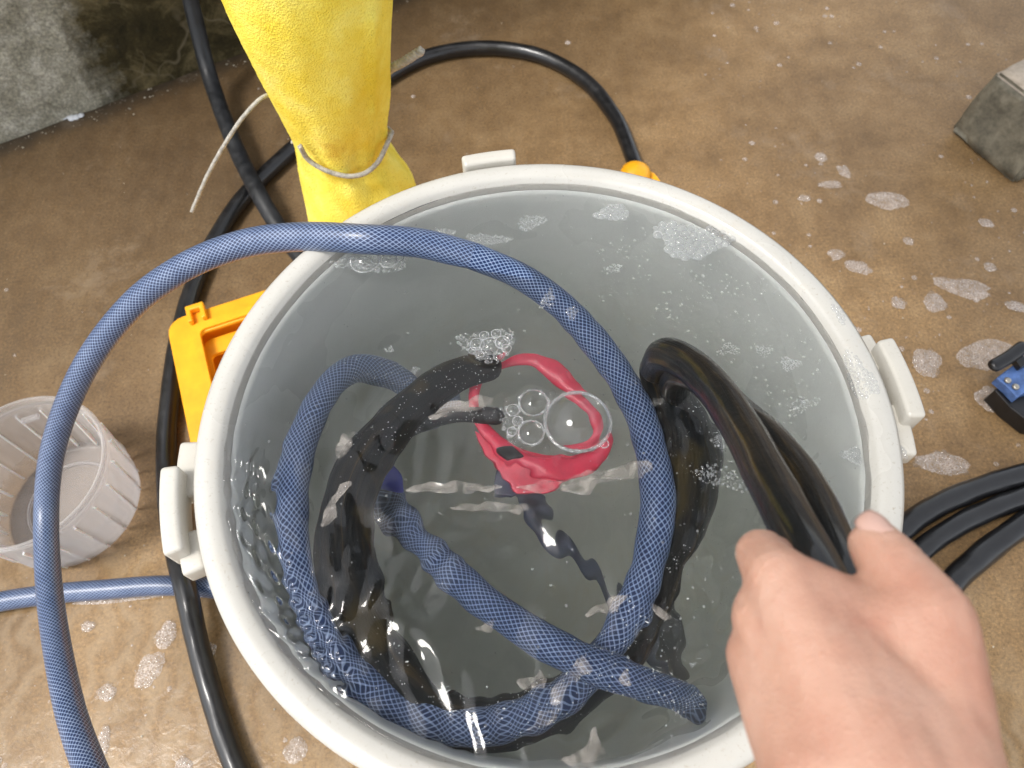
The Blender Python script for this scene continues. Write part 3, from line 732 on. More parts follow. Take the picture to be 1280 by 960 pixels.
back = [dpt(490, 165, -.01), dpt(478, 158, .07), dpt(430, 150, .10), dpt(380, 150, .07), dpt(366, 178, -.0)]
tw = empty('twine', tuple(loop[0])); tag(tw, 'twisted grey twine tied round the yellow foam with two loose tails', 'twine')
link('knotted_loop', twine_mesh('knotted_loop', loop + back[0:1], .0029), M_twine, tw)
link('long_tail', twine_mesh('long_tail', tail1, .0023), M_twine, tw)
link('short_tail', twine_mesh('short_tail', tail2, .0048, 500), M_twine, tw)
link('back_loop', twine_mesh('back_loop', back, .0024), M_twine, tw)

# ------------------------------------------------------------ concrete block, right
p1 = at(1185, 165, 0); p2 = at(1265, 232, 0)
bx = (p2 - p1); bl = bx.length; bx.normalize(); by = Vector((-bx.y, bx.x, 0))
if by.y < 0: by = -by
# height from the pixel of its upper corner
bh = min((abs(proj((p1.x, p1.y, h_))[1] - 90), h_) for h_ in np.linspace(.02, .4, 400))[1]
def block():
    bm = bmesh.new(); bmesh.ops.create_cube(bm, size=1)
    for v in bm.verts:
        u, w_, z = v.co.x + .5, v.co.y + .5, v.co.z + .5; ta = .06 * z
        q = p1 + bx * (bl * (ta + u * (1 - 2 * ta))) + by * (.19 * (ta + w_ * (1 - 2 * ta))); v.co = (q.x, q.y, .002 + z * bh)
    bmesh.ops.bevel(bm, geom=bm.edges[:], offset=.004, segments=2, affect='EDGES')
    bmesh.ops.subdivide_edges(bm, edges=bm.edges[:], cuts=9, use_grid_fill=True)
    for v in bm.verts: v.co += v.normal * (.0035 * noise.noise(v.co * 22) + .0018 * noise.noise(v.co * 80))
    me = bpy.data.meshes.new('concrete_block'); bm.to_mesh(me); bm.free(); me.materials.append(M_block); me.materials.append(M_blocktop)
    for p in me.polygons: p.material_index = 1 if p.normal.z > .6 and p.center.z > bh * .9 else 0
    return me
o = link('concrete_block', block(), None); tag(o, 'square concrete block with a pale top standing at the right edge', 'concrete block')

# ------------------------------------------------------------ blue and black fitting, right edge
fit = empty('pipe_fitting', tuple(at(1275, 480, 0))); tag(fit, 'blue and black metal fitting cut off by the right edge', 'pipe fitting')
q = lambda L_, z: [at(x, y, z) for x, y in L_]
link('base', prism_mesh('base', q([(1243, 487), (1262, 477), (1330, 452), (1375, 500), (1330, 540), (1290, 530), (1262, 508)], .03), 0.002, .030, .002), M_blackpl, fit, False)
pl = link('blue_plate', prism_mesh('blue_plate', q([(1246, 472), (1300, 430), (1345, 450), (1330, 480), (1282, 490), (1272, 497), (1262, 486)], .045), .0305, .045, .0015), M_bluemet, fit, False)
for (x, y) in ((1259, 476), (1269, 484)):
    c_ = at(x, y, .0455); link('screw', lathe_mesh('screw', [(0, .0452), (.0042, .0452), (.0042, .0475), (.003, .0488), (0, .0488)], 12, (c_.x, c_.y)), M_steel, fit)
link('lever', tube_mesh('lever', [at(x, y, .055) for x, y in [(1243, 457), (1262, 446), (1278, 434)]], .0085, 12, 6, flat=(1, .7)), M_blackpl, fit)
link('lever_stem', prism_mesh('lever_stem', q([(1264, 452), (1274, 447), (1282, 458), (1272, 463)], .047), .0448, .055, .001), M_blackpl, fit, False)

# ------------------------------------------------------------ clear tub, left
TC = (-.572, .120); TH = .12
def ribs(a, z):
    k = (a * 20 / (2 * math.pi)) % 1; rib = math.exp(-((k - .5) / .10) ** 2)
    return 1 + (.030 * rib + .008 * math.sin(a * 40)) * (1 if z < TH - .022 else 0) * (1 if z > .02 else .0)
tub = empty('plastic_tub', (TC[0], TC[1], 0)); tag(tub, 'empty cloudy clear plastic tub with ribbed sides at the left edge', 'tub')
link('tub_wall', lathe_mesh('tub_wall', [(.0, .0022), (.078, .0022), (.086, .005), (.090, .03), (.0935, TH - .022), (.094, TH - .010), (.0925, TH - .010), (.092, TH - .022), (.0885, .03), (.0845, .0064), (.078, .0036), (0, .0036)], 400, TC, ribs), M_tub, tub)
link('tub_rim', lathe_mesh('tub_rim', [(.0945, TH - .0105), (.0975, TH - .008), (.0985, TH - .003), (.0975, TH), (.0955, TH + .001), (.0935, TH), (.0925, TH - .003), (.0925, TH - .0105)], 160, TC), M_tub, tub)
link('base_ring', lathe_mesh('base_ring', [(.055, .0038), (.058, .0038), (.058, .0065), (.055, .0065)], 120, TC), M_tub, tub)
for k in range(20):
    a = 2 * math.pi * (k + .5) / 20
    V = []
    for (r_, z_) in ((.0835, .0066), (.0925, TH - .024)):
        for (dr, dt) in ((-.0012, -.0010), (-.0012, .0010), (.0045, .0010), (.0045, -.0010)):
            q_ = r_ + dr; V.append((TC[0] + q_ * math.cos(a) - dt * math.sin(a), TC[1] + q_ * math.sin(a) + dt * math.cos(a), z_))
    link('rib', fixn(pydata('rib', V, [(0, 1, 2, 3), (4, 5, 6, 7), (0, 1, 5, 4), (1, 2, 6, 5), (2, 3, 7, 6), (3, 0, 4, 7)])), M_tubrib, tub, False)
for k, (da, dz) in enumerate(((1.9, .0), (.6, .0))):
    a = da; c_ = (TC[0] + .088 * math.cos(a), TC[1] + .088 * math.sin(a))
    l_ = link('inner_tab', arcblock('inner_tab', .0845, .0915, a - .12, a + .12, TH - .034, TH - .028, .001, 6), M_tub, tub); 
    l_.location = (TC[0], TC[1], 0); l_.matrix_parent_inverse = Matrix.Translation(tub.location).inverted()

tub.scale = (.95, .95, .95)

# ------------------------------------------------------------ bubbles and foam
def dome(bmv, bmf, c, r, sq=.75, seg=12, rings=5):
    b = len(bmv)
    for i in range(rings):
        t = (math.pi / 2) * i / rings
        for s in range(seg):
            a = 2 * math.pi * s / seg; bmv.append((c[0] + r * math.cos(t) * math.cos(a), c[1] + r * math.cos(t) * math.sin(a), c[2] + r * sq * math.sin(t)))
    bmv.append((c[0], c[1], c[2] + r * sq))
    for i in range(rings - 1):
        for s in range(seg):
            t = (s + 1) % seg; bmf.append((b + i * seg + s, b + i * seg + t, b + (i + 1) * seg + t, b + (i + 1) * seg + s))
    top = b + rings * seg
    for s in range(seg): bmf.append((b + (rings - 1) * seg + s, b + (rings - 1) * seg + (s + 1) % seg, top))
def pack(cx, cy, ax, ay, rot, rmin, rmax, n, rs, over=.75):
    out = []; tries = 0; ca, sa = math.cos(R(rot)), math.sin(R(rot))
    sizes = sorted([rmin + (rmax - rmin) * rs.random() ** 3 for _ in range(n)], reverse=True)
    for r in sizes:
        for _ in range(30):
            t = rs.random() * 6.283; q_ = math.sqrt(rs.random()) * (1 + .25 * math.sin(3 * t + cx * 900)); u, v = q_ * ax * math.cos(t), q_ * ay * math.sin(t)
            x, y = cx + u * ca - v * sa, cy + u * sa + v * ca
            if all((x - X) ** 2 + (y - Y) ** 2 > ((r + Q) * over) ** 2 for X, Y, Q in out): out.append((x, y, r)); break
    return out
def px2m(px, py, z):
    p = at(px, py, z); return p, (p - CAM).dot(fw) / FOC
def foam_group(name, bubbles, zf, mat, label=None, cat=None, group=None, kind=None, sq=.75, ring=False, film=None, smallseg=8):
    V, F = [], []
    for (x, y, r) in bubbles:
        big = r > .004
        dome(V, F, (x, y, zf(x, y)), r, sq, 40 if big else (14 if r > .0015 else smallseg), 12 if big else (5 if r > .0015 else 3))
    me = pydata(name, V, F); me.materials.append(mat)
    if ring:
        me.materials.append(M_foam); mi = []
        for (x, y, r) in bubbles:
            seg_, rg_ = (40, 12) if r > .004 else ((14, 5) if r > .0015 else (smallseg, 3)); mi += [1 if r < .0017 else 0] * (seg_ * rg_)
        me.polygons.foreach_set('material_index', mi)
    o = link(name, me, mat)
    tag(o, label, cat, group, kind)
    if ring:
        rs_ = [tube_mesh('r', [(x + r * math.cos(t), y + r * math.sin(t), zf(x, y) + .0004) for t in np.linspace(0, 2 * math.pi, 28, endpoint=False)], (.00030 + r * .040), 8, 2, closed=True) for (x, y, r) in bubbles if r > .0028]
        if rs_:
            c_ = link('bubble_foot', join('bubble_foot', rs_), M_foam, o)
    return o
class RS:
    def __init__(s, k): s.r = random.Random(k)
    def random(s): return s.r.random()
zsurf = lambda x, y: zw(x, y) - .0001
# the largest bubble and its neighbours
def bub(L_): 
    out = []
    for x, y, rp in L_:
        p, s = px2m(x, y, ZW); out.append((p.x, p.y, rp * s))
    return out
main = bub([(722, 527, 41), (667, 503, 18), (664, 541, 16), (641, 513, 8), (647, 527, 6.5), (640, 540, 6), (633, 527, 5), (634, 502, 4.5), (650, 497, 5), (646, 552, 5), (640, 552, 3.5), (631, 515, 3.6), (636, 546, 3), (755, 556, 5.5), (690, 492, 5), (683, 560, 5), (652, 560, 3.5), (630, 536, 3)])
for (x, y, rp) in ((722, 527, 41), (667, 503, 18), (664, 541, 16)):
    p, s_ = px2m(x, y, ZW); rf_ = random.Random(x)
    for k in range(int(rp * 3.2)):
        t_ = rf_.random() * 6.283; q_ = rp * s_ + rf_.uniform(-.0002, .0012); br = .0003 + .0009 * rf_.random() ** 2
        if all(math.hypot(p.x + q_ * math.cos(t_) - X, p.y + q_ * math.sin(t_) - Y) > Q * .93 for X, Y, Q in main[:3]): main.append((p.x + q_ * math.cos(t_), p.y + q_ * math.sin(t_), br))
p, s_ = px2m(640, 527, ZW); main += pack(p.x, p.y, 13 * s_, 26 * s_, 0, .0006, .0022, 60, RS(9), .8)
foam_group('bubble_cluster', main, zsurf, M_film, 'largest clear bubble with a froth of smaller ones over the red ring', 'soap bubbles', ring=True, sq=.8)
c2 = bub([(596, 430, 9), (612, 432, 12), (628, 428, 9), (605, 419, 6), (620, 417, 6), (633, 436, 6), (590, 438, 5), (600, 443, 5), (587, 429, 4), (622, 446, 5), (611, 448, 4), (635, 423, 5), (595, 418, 4), (637, 430, 4), (583, 434, 3.5), (629, 443, 4)])
p_, s_ = px2m(610, 431, ZW)
c2 += [b for b in pack(p_.x, p_.y, 35 * s_, 23 * s_, -3, .0006, .0018, 170, RS(3), .8)]
foam_group('bubble_cluster', c2, zsurf, M_film, 'oval raft of clear bubbles above the black hose bend', 'soap bubbles', ring=True)
c3 = bub([(456, 326, 18), (486, 326, 11), (500, 322, 5), (507, 321, 4), (471, 338, 4), (440, 325, 5)])
p_, s_ = px2m(470, 328, ZW); c3 += pack(p_.x, p_.y, 48 * s_, 14 * s_, 0, .0005, .0014, 230, RS(4), .8)
foam_group('bubble_cluster', c3, zsurf, M_film, 'frothy bubbles clinging below the blue hose where it enters the water', 'soap bubbles', ring=True)
for (x, y, ax, ay, rot, n, r1, r2, lab) in (
    (865, 300, 44, 25, 8, 260, .0009, .0038, 'biggest patch of fine white foam floating near the upper right rim'),
    (765, 266, 20, 11, -5, 80, .0007, .0030, 'small foam patch near the far rim right of centre'),
    (664, 278, 17, 11, -20, 90, .0005, .0014, 'small foam patch floating behind the blue hose, nearest the far rim'),
    (608, 300, 27, 9, 5, 130, .0005, .0015, 'thin foam strip on the water just above the blue hose'),
    (548, 292, 26, 6, 8, 110, .0005, .0014, 'line of froth along the far edge of the blue hose'),
    (766, 336, 11, 6, 0, 40, .0004, .0010, 'tiny foam speck patch in the open water right of the blue hose'),
    (684, 375, 8, 15, 20, 30, .0007, .0022, 'few small bubbles sitting on the blue hose under its far bend'),
    (715, 391, 7, 10, 10, 34, .0005, .0013, 'small white froth resting on the blue hose curve'),
    (987, 455, 12, 9, 0, 60, .0005, .0011, 'round foam dot in the water nearest the right handle'),
    (955, 438, 11, 9, 0, 44, .0004, .0010, 'faint foam dot to the left of the round one by the right handle'),
    (912, 437, 14, 9, 0, 50, .0004, .0010, 'foam fleck just right of the black hose bend'),
    (1066, 569, 13, 11, 0, 80, .0005, .0011, 'round white foam dot near the right rim above the fist'),
    (1004, 506, 22, 9, -25, 60, .0004, .0010, 'loose froth in the water right of the held hose'),
    (900, 552, 9, 12, 10, 40, .0005, .0012, 'froth dot touching the left side of the held hose'),
    (905, 598, 40, 14, 24, 130, .0004, .0012, 'drifting scum of foam under the held hose'),
    (487, 437, 5, 4, 0, 10, .0006, .0014, 'tiny bubble pair above the sunken blue hose end'),
    (519, 462, 5, 4, 0, 10, .0006, .0014, 'tiny bubbles beside the brown part of the black hose')):
    p_, s_ = px2m(x, y, ZW)
    foam_group('foam_patch', pack(p_.x, p_.y, ax * s_, ay * s_, -rot, r1, r2, n, RS(x), .8), zsurf, M_foam, lab, 'foam', 'foam floating on the water')
# pale sheets laid on the water, painting the reflections that ripples would catch
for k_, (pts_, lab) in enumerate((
    ([(648, 612), (690, 598), (735, 590), (775, 584), (812, 576), (806, 592), (770, 600), (735, 616), (700, 612), (672, 616)], 'long pale painted reflection just below the red ring'),
    ([(534, 520), (552, 505), (575, 500), (600, 496), (622, 502), (600, 510), (572, 516), (545, 524)], 'lilac-grey painted reflection over the thin black hose stub'),
    ([(505, 612), (540, 602), (585, 604), (630, 610), (600, 617), (545, 616)], 'thin wavy painted reflection left of the long one'),
    ([(560, 634), (610, 628), (660, 632), (655, 640), (605, 639)], 'narrow painted reflection streak in the middle of the water'),
    ([(712, 832), (728, 818), (738, 838), (722, 856), (700, 872), (684, 876), (694, 856)], 'pale painted reflection lying where the blue hoses cross'),
    ([(646, 848), (668, 846), (678, 840), (682, 850), (664, 858), (648, 857)], 'small painted reflection left of the hose crossing'),
    ([(660, 905), (672, 894), (690, 888), (694, 898), (676, 910), (660, 914)], 'painted reflection on the bottom of the blue loop'),
    ([(700, 948), (722, 936), (742, 908), (750, 928), (766, 952), (738, 958), (712, 957)], 'triangular painted reflection by the near rim'),
    ([(735, 766), (758, 748), (782, 742), (778, 754), (756, 766), (738, 774)], 'painted reflection at the end of the navy cord'),
    ([(815, 755), (830, 762), (842, 772), (832, 774), (818, 766)], 'tiny painted reflection right of the blue loop'),
    ([(594, 784), (606, 774), (624, 776), (612, 786), (600, 788)], 'little oval painted reflection on the diagonal blue hose'),
    ([(772, 848), (782, 832), (790, 852), (782, 858)], 'small pointed painted reflection over the end of the blue hose'),
    ([(700, 565), (690, 580), (420, 560), (428, 542), (444, 540), (440, 556), (424, 574)][2:], 'pale painted reflection left of the black hose bend'),
    ([(402, 655), (408, 632), (430, 600), (436, 606), (420, 634), (410, 662)], 'slanting painted reflection between blue hose and black hose'))):
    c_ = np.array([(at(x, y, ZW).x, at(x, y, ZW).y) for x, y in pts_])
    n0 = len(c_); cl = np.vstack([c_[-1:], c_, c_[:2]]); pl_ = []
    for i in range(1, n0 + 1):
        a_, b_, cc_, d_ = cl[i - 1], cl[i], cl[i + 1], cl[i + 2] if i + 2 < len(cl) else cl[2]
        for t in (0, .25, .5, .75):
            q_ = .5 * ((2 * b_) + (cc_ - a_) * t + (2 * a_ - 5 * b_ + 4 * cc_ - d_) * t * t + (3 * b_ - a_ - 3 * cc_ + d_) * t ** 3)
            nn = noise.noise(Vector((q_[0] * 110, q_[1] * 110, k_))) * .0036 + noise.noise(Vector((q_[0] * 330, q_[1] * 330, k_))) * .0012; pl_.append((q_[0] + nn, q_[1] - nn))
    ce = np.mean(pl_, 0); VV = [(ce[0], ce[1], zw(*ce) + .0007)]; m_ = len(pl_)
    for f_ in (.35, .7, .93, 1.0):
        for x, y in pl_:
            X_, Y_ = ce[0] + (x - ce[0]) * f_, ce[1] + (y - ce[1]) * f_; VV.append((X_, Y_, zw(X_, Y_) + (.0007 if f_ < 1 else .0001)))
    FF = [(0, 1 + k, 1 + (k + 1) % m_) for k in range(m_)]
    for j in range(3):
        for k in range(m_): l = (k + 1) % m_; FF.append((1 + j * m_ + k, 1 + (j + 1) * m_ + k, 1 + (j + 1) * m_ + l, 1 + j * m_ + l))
    tag(link('reflection_patch', fixn(pydata('reflection_patch', VV, FF)), M_reflect), lab, 'soap film', 'painted reflections on the water')  # painted reflections, filed under soap film
# scattered fine bubbles nobody could count
fb = []; rs = random.Random(21)
while len(fb) < 1500:
    a = rs.random() * 6.283; r_ = .207 * math.sqrt(rs.random()); x, y = r_ * math.cos(a), r_ * math.sin(a)
    dens = .10 + .9 * (x > .05) * (noise.noise(Vector((x * 22, y * 22, 3))) > .02) + .25 * (abs(x - .10) < .06 and abs(y + .02) < .1)
    if rs.random() < dens: fb.append((x, y, .0002 + .0007 * rs.random() ** 4))
foam_group('fine_bubbles', fb, zsurf, M_foam, kind='stuff')
# silvery air bubbles clinging to the sunken black and blue hoses
V, F = [], []
ico = [(0, 0, 1), (.894, 0, .447), (.276, .851, .447), (-.724, .526, .447), (-.724, -.526, .447), (.276, -.851, .447), (0, 0, -1)]
icf = [(0, 1, 2), (0, 2, 3), (0, 3, 4), (0, 4, 5), (0, 5, 1), (6, 2, 1), (6, 3, 2), (6, 4, 3), (6, 5, 4), (6, 1, 5)]
def cling(pts, rad, i0, i1, n):
    A_ = cr([list(p) for p in pts], 10); T = np.gradient(A_, axis=0); T /= np.linalg.norm(T, axis=1)[:, None]
    a0, a1 = int(i0 * (len(A_) - 1)), int(i1 * (len(A_) - 1))
    for _ in range(n):
        i = rs.randint(a0, a1 - 1); w_ = rs.random(); N = Vector(T[i]).cross(Vector((rs.uniform(-1, 1), rs.uniform(-1, 1), rs.uniform(-.2, 1)))).normalized()
        if N.z < 0: N = -N
        c = Vector(A_[i] * (1 - w_) + A_[i + 1] * w_) + N * rad * 1.02; q_ = .00016 + .00042 * rs.random() ** 2; b = len(V)
        V.extend([tuple(c + Vector(v) * q_) for v in ico]); F.extend([tuple(b + k for k in f) for f in icf])
HP = P(hold)
cling(HP, .0155, .36, .60, 900); cling(HP, .0175, .60, 1, 800); cling(P(hold2), .0115, .60, 1, 350); cling(blue, RB, .62, .74, 260); cling(blue, RB, .93, 1, 220); cling(blue2, RB, .6, 1, 260); cling(side, .0075, 0, 1, 130)
o = link('clinging_bubbles', pydata('clinging_bubbles', V, F), M_speck, smooth=False); tag(o, kind='stuff')
V, F = [], []
for _ in range(900):
    a = rs.random() * 6.283; r_ = .20 * math.sqrt(rs.random()); dep = rs.uniform(.003, .09); c = Vector((r_ * math.cos(a), r_ * math.sin(a), ZW - dep)); q_ = .00012 + .00028 * rs.random() ** 2; b = len(V)
    V.extend([tuple(c + Vector(v) * q_) for v in ico]); F.extend([tuple(b + k for k in f) for f in icf])
o = link('drifting_bubbles', pydata('drifting_bubbles', V, F), M_speck, smooth=False); tag(o, kind='stuff')

# foam on the ground
def blob(cx, cy, ax, ay, rot, seed, z=.0016, n=40):
    ca, sa = math.cos(R(rot)), math.sin(R(rot)); V = []
    for k in range(n):
        t = 2 * math.pi * k / n; q_ = 1 + .30 * noise.noise(Vector((math.cos(t) * 1.3 + seed, math.sin(t) * 1.3, seed * .7))) + .12 * noise.noise(Vector((math.cos(t) * 5, math.sin(t) * 5, seed)))
        u, v = ax * q_ * math.cos(t), ay * q_ * math.sin(t); V.append((cx + u * ca - v * sa, cy + u * sa + v * ca))
    return V
def sheet(poly, z):
    n = len(poly); c = np.mean(np.array(poly), 0); VV = [(c[0], c[1], z)]
    for f_, zz in ((.5, z * .95), (.85, z * .7), (1.0, .0006)): VV += [(c[0] + (x - c[0]) * f_, c[1] + (y - c[1]) * f_, zz) for x, y in poly]
    FF = [(0, 1 + k, 1 + (k + 1) % n) for k in range(n)]
    for j in range(2):
        for k in range(n): l = (k + 1) % n; FF.append((1 + j * n + k, 1 + (j + 1) * n + k, 1 + (j + 1) * n + l, 1 + j * n + l))
    return pydata('s', VV, FF)
GF = [(1108, 252, 27, 13, -10, 'large smooth foam blot between the pail and the concrete block'), (1072, 334, 17, 9, -28, 'oval foam blot close to the upper right rim'),
      (1026, 197, 8, 7, 0, 'small round foam spot highest behind the right rim'), (1055, 215, 8, 10, 10, 'upright foam spot left of the large smooth blot'), (1037, 231, 15, 6, 0, 'flat sliver of foam below the two small spots'),
      (1205, 360, 36, 12, -22, 'long streak of foam pointing at the right edge'), (1168, 378, 14, 14, 0, 'round lacy foam ring under the long streak'), (1122, 379, 9, 8, 0, 'small pink-grey foam spot left of the lacy ring'),
      (1045, 318, 11, 7, 0, 'tiny foam spot touching the outer rim'), (1159, 454, 17, 20, -20, 'rounded lacy foam patch right of the white handle'), (1232, 444, 38, 18, 15, 'widest foam patch behind the blue fitting'),
      (1237, 500, 18, 16, -40, 'ragged foam patch below the blue fitting'), (1176, 580, 33, 15, -10, 'foam patch of round bubbles above the three black hoses'), (1232, 279, 10, 6, -25, 'slanting foam dash under the concrete block'),
      (1268, 383, 13, 7, -20, 'foam dash at the right edge above the fitting'), (1237, 334, 8, 7, 0, 'round foam dot above the long streak'), (1135, 302, 7, 6, 0, 'faint foam dot below the large smooth blot'), (1005, 248, 8, 5, 0, 'faint foam dot outside the far right rim'),
      (208, 794, 13, 15, -15, 'egg-shaped cluster of cells left of the black hose'), (187, 838, 17, 20, -25, 'largest ringed foam cluster on the puddle'), (134, 866, 12, 9, 0, 'small bright foam cluster in the puddle beside the blue hose'),
      (129, 930, 9, 17, 0, 'foam strip rising from the bottom edge at left'), (110, 783, 9, 6, 0, 'faint foam smudge under the clear tub'), (229, 956, 12, 8, 0, 'foam cells at the bottom edge beside the black hose'),
      (370, 938, 15, 13, -20, 'foam cells on the wet ground under the near rim'), (262, 812, 9, 8, 0, 'foam smudge right of the black hose'), (165, 745, 70, 6, 3, 'thin froth line along the blue hose on the ground')]
for i, (x, y, ax, ay, rot, lab) in enumerate(GF):
    p_, s_ = px2m(x, y, 0); fs = 1.25 if ay / ax < .8 else 1.1
    ax_, ay_ = ax * s_ * .95, ay * s_ * 1.1
    base = sheet(blob(p_.x, p_.y, ax_, ay_, rot, i * 3.1 + 1), .0022)
    o = link('foam_blot', base, M_scum); tag(o, lab, 'foam', 'foam lying on the ground')
    lacy = x < 400 or (y > 350)
    bs = pack(p_.x, p_.y, ax_ * .85, ay_ * .85, rot, .0008, .0052 if (x, y) == (1176, 580) else (.0034 if lacy else .0014), 90 if lacy else 50, RS(i + 50), .85)
    V, F = [], []
    for (bx_, by_, br) in bs: dome(V, F, (bx_, by_, .0016), br, .6, 10 if br < .002 else 18, 3 if br < .002 else 6)
    link('cells', pydata('cells', V, F), M_gfoam, o)
V, F = [], []
n_ = 0
while n_ < 520:
    x = rs.uniform(-60, 1290); y = rs.uniform(0, 960)
    dn = .9 * (x > 880) * (y < 640) * (noise.noise(Vector((x * .006, y * .006, 9))) > -.1) + .25 * (x < 450 and y > 730) + .04
    if rs.random() > dn: continue
    p_, s_ = px2m(x, y, 0)
    if math.hypot(p_.x, p_.y) < .2: n_ += 1; continue
    dome(V, F, (p_.x, p_.y, .0008), s_ * (.7 + 3.4 * rs.random() ** 4), .35, 9, 2); n_ += 1
o = link('foam_specks', pydata('foam_specks', V, F), M_scum); tag(o, kind='stuff')
# grit and pebbles on the ground, thicker along the wall foot
V, F = [], []
for _ in range(700):
    if rs.random() < .45:
        p_ = W0 + WDIR * rs.uniform(-.2, 1.1) - WNV * abs(rs.gauss(0, .02)) - WNV * .004; q_ = .0006 + .0016 * rs.random() ** 3
    else: p_ = at(rs.uniform(-50, 1330), rs.uniform(-20, 970), 0); q_ = .0004 + .0011 * rs.random() ** 3
    b = len(V); V.extend([(p_.x + v[0] * q_ * rs.uniform(.7, 1.5), p_.y + v[1] * q_, q_ * .5 + v[2] * q_ * .6) for v in ico]); F.extend([tuple(b + k for k in f) for f in icf])
o = link('grit', pydata('grit', V, F), plain('pale_grit', (.42, .38, .30), .8, .5, 40), smooth=False); tag(o, kind='stuff')
pw = at(92, 144, 0)
V, F = [], []
for k in range(5): dome(V, F, (pw.x + (k - 2) * .007, pw.y + .003 * math.sin(k * 2) - .006, .001), .007 - .0008 * abs(k - 2), .6, 12, 4)
o = link('paper_scrap', pydata('paper_scrap', V, F), plain('wet_paper', (.55, .57, .60), .6, .2)); tag(o, 'crumpled pale scrap lying at the foot of the mossy wall', 'litter')
# froth spilled over the rim by the right-hand handle
fr = []
for (x, y, ax, ay, n) in ((1078, 470, 22, 40, 420), (1050, 392, 12, 16, 110), (1076, 410, 14, 12, 120), (1138, 555, 8, 10, 50)):
    p_, s_ = px2m(x, y, H); fr += pack(p_.x, p_.y, ax * s_ * .5, ay * s_ * .8, 10, .0006, .0020, n, RS(y), .7)
def rimz(x, y):
    r_ = math.hypot(x, y)
    if r_ < .2152: return ZW
    if r_ > .2352: return H - .013
    return H + float(np.interp(r_, [.2152, .2178, .2215, .2265, .231, .234, .2352], [-.0075, -.0032, -.0007, 0, -.0012, -.004, -.009])) - .0004
o = foam_group('rim_froth', fr, rimz, M_foam, kind='stuff')

# ------------------------------------------------------------ the hand
def capsule(a, b): return tube_mesh('c', [a[0], a[0].lerp(b[0], .33), a[0].lerp(b[0], .67), b[0]], [a[1], a[1] * .67 + b[1] * .33, a[1] * .33 + b[1] * .67, b[1]], 20, 4)
def K(px, py, d, r_): return (atd(px, py, d), r_)
wl_ = K(1048, 985, .228, .0230); wr_ = K(1158, 985, .226, .0235); wm = K(1103, 985, .222, .0235)
mcp = [K(975, 725, .264, .0120), K(960, 772, .268, .0135), K(955, 820, .270, .0140), K(975, 870, .272, .0130)]
pip = [K(950, 692, .284, .0098), K(968, 750, .310, .0095), K(975, 815, .318, .0092), K(990, 870, .318, .0082)]
dip = [K(988, 702, .318, .0082), K(1000, 755, .336, .0085), K(1005, 812, .342, .0082), K(1015, 862, .336, .0074)]
tip = [K(1030, 722, .322, .0074), K(1035, 765, .330, .0078), K(1040, 812, .334, .0076), K(1046, 856, .328, .0068)]
parts = []
for i in range(4):
    parts += [capsule(mcp[i], pip[i]), capsule(pip[i], dip[i]), capsule(dip[i], tip[i])]
    parts.append(capsule((wm if 0 < i < 3 else (wr_ if i == 0 else wl_)), mcp[i]))
parts += [capsule(wl_, mcp[3]), capsule(wl_, mcp[2]), capsule(wr_, mcp[0]), capsule(wm, mcp[0]), capsule(wl_, wr_)]
tcm = K(1176, 895, .238, .0165); tm = K(1160, 775, .250, .0150); tj = K(1120, 712, .262, .0118); tt_ = K(1092, 678, .272, .0100)
parts += [capsule(wr_, tcm), capsule(tcm, tm), capsule(tm, tj), capsule(tj, tt_)]
parts += [capsule(K(1020, 745, .263, .0130), wm), capsule(K(1060, 768, .262, .0125), K(1120, 930, .236, .0200)), capsule(K(1110, 775, .258, .0125), K(1150, 930, .236, .0200)), capsule(K(985, 800, .265, .0150), wl_), capsule(K(975, 760, .265, .0140), K(1130, 800, .254, .0160)), capsule(K(965, 830, .266, .0145), K(1180, 860, .246, .0170)), capsule(K(1075, 800, .256, .0165), tm), capsule(K(1040, 770, .262, .0150), K(1125, 790, .256, .0150)), capsule(mcp[0], K(1110, 790, .262, .013)), capsule(K(1010, 800, .262, .0150), K(1080, 900, .238, .020)), capsule(K(1100, 840, .255, .0190), wm), capsule(K(1060, 860, .268, .018), wm),
          capsule(K(1160, 830, .252, .016), wr_), capsule(K(990, 860, .268, .0145), wl_)]
# forearm, towards the photographer
el = (CAM + Vector((.16, -.46, -.26)), .040)
parts += [capsule(wl_, el), capsule(wr_, el), capsule(wm, el)]
hm = join('person', parts)
tmp = bpy.data.objects.new('tmp', hm); col.objects.link(tmp)
m1 = tmp.modifiers.new('r', 'REMESH'); m1.mode = 'VOXEL'; m1.voxel_size = .0018
m2 = tmp.modifiers.new('s', 'SMOOTH'); m2.factor = .5; m2.iterations = 14
bpy.context.view_layer.update()
me = bpy.data.meshes.new_from_object(tmp.evaluated_get(bpy.context.evaluated_depsgraph_get())); me.name = 'person'
bpy.data.objects.remove(tmp)
me.materials.clear()
ncr = (tj[0] - tt_[0]).normalized(); no_ = np.empty(len(me.vertices) * 3); me.vertices.foreach_get('co', no_); no_ = no_.reshape(-1, 3)
nn_ = np.empty(len(me.vertices) * 3); me.vertices.foreach_get('normal', nn_); nn_ = nn_.reshape(-1, 3)
disp = np.zeros(len(no_))
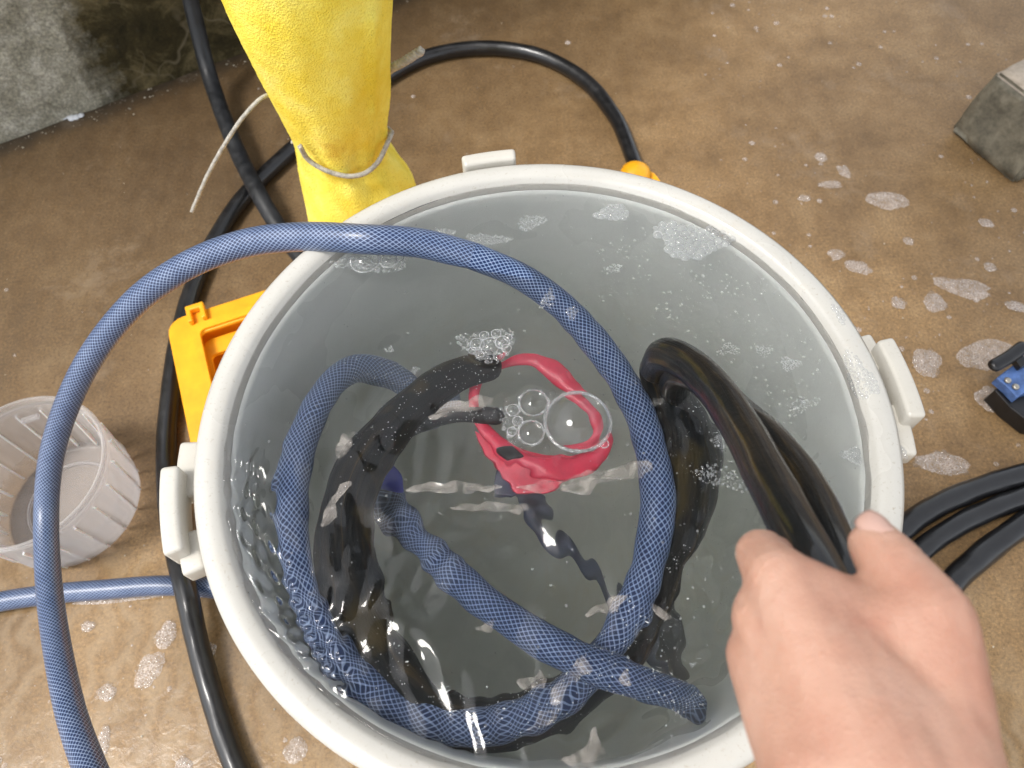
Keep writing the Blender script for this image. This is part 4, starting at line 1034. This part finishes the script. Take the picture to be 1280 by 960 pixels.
for ctr, axis, n_l, gap, rad_ in ((tj[0], (tt_[0] - tj[0]).normalized(), 5, .0026, .016), (tm[0], (tj[0] - tm[0]).normalized(), 4, .004, .018), (mcp[0][0], (pip[0][0] - mcp[0][0]).normalized(), 4, .0032, .016), (pip[0][0], (pip[0][0] - mcp[0][0]).normalized(), 4, .0024, .013)):
    dv = no_ - np.array(ctr); al = dv @ np.array(axis); rr_ = np.linalg.norm(dv, axis=1)
    wz = np.array([noise.noise(Vector(p) * 90) for p in no_[rr_ < rad_]]) * .0018
    k_ = rr_ < rad_; a_ = al[k_] + wz; fall = np.clip(1 - (rr_[k_] / rad_) ** 2, 0, 1)
    for i in range(n_l):
        o_ = (i - (n_l - 1) / 2) * gap; disp[k_] -= .0009 * fall * np.exp(-((a_ - o_) / .00055) ** 2)
disp += np.array([.00045 * noise.noise(Vector(p) * 60) + .00022 * noise.noise(Vector(p) * 260) for p in no_])
# veins and tendons running to the knuckles
for a0, b0, hgt, wd in ((wm[0], mcp[0][0], .0009, .0030), (wm[0], mcp[1][0], .0007, .0028), (wl_[0], mcp[2][0], .0006, .0028)):
    A0, B0 = np.array(a0), np.array(b0); L0 = B0 - A0; t_ = np.clip((no_ - A0) @ L0 / (L0 @ L0), 0, 1)
    fwv = np.array(fw); dv = no_ - A0 - t_[:, None] * L0; dv -= (dv @ fwv)[:, None] * fwv; ds = np.linalg.norm(dv, axis=1)
    disp += hgt * np.exp(-(ds / wd) ** 2) * np.sin(np.pi * np.clip(t_, .0, 1)) * (nn_ @ -fwv > 0)
no_ += nn_ * disp[:, None]; me.vertices.foreach_set('co', no_.ravel()); me.update()
hand = link('person', me, M_skin)
tag(hand, "person's bare left hand and forearm, fist closed round the black hose", 'person')
# thumb nail, seen edge on
nd = (tt_[0] - tj[0]).normalized(); nu = (Vector((0, 0, 1)) - nd * nd.z).normalized(); nu = (nu * .55 + up * .6 + rt * .0).normalized(); nu = (nu - nd * nu.dot(nd)).normalized(); ns_ = nd.cross(nu)
V, F = [], []
for i in range(9):
    for j in range(9):
        u, v = (i / 8 - .5) * 2, j / 8
        wv_ = .0064 * math.sqrt(max(0, 1 - (abs(v - .45) / .62) ** 4))
        ang = u * .95
        c = tt_[0] + nd * (-.0035 + v * .0110) ; rr_ = .0099 - .0022 * max(0, v - .6) ** 1.0
        V.append(c + ns_ * (math.sin(ang) * wv_ * 1.15) + nu * (math.cos(ang) * rr_ - .0004 + .0002))
for i in range(8):
    for j in range(8): F.append((i * 9 + j, i * 9 + j + 1, i * 9 + j + 10, i * 9 + j + 9))
nm = pydata('nail', V, F); no = link('nail', nm, M_nail, hand); no.matrix_parent_inverse = Matrix.Identity(4)
sm = no.modifiers.new('t', 'SOLIDIFY'); sm.thickness = .0006
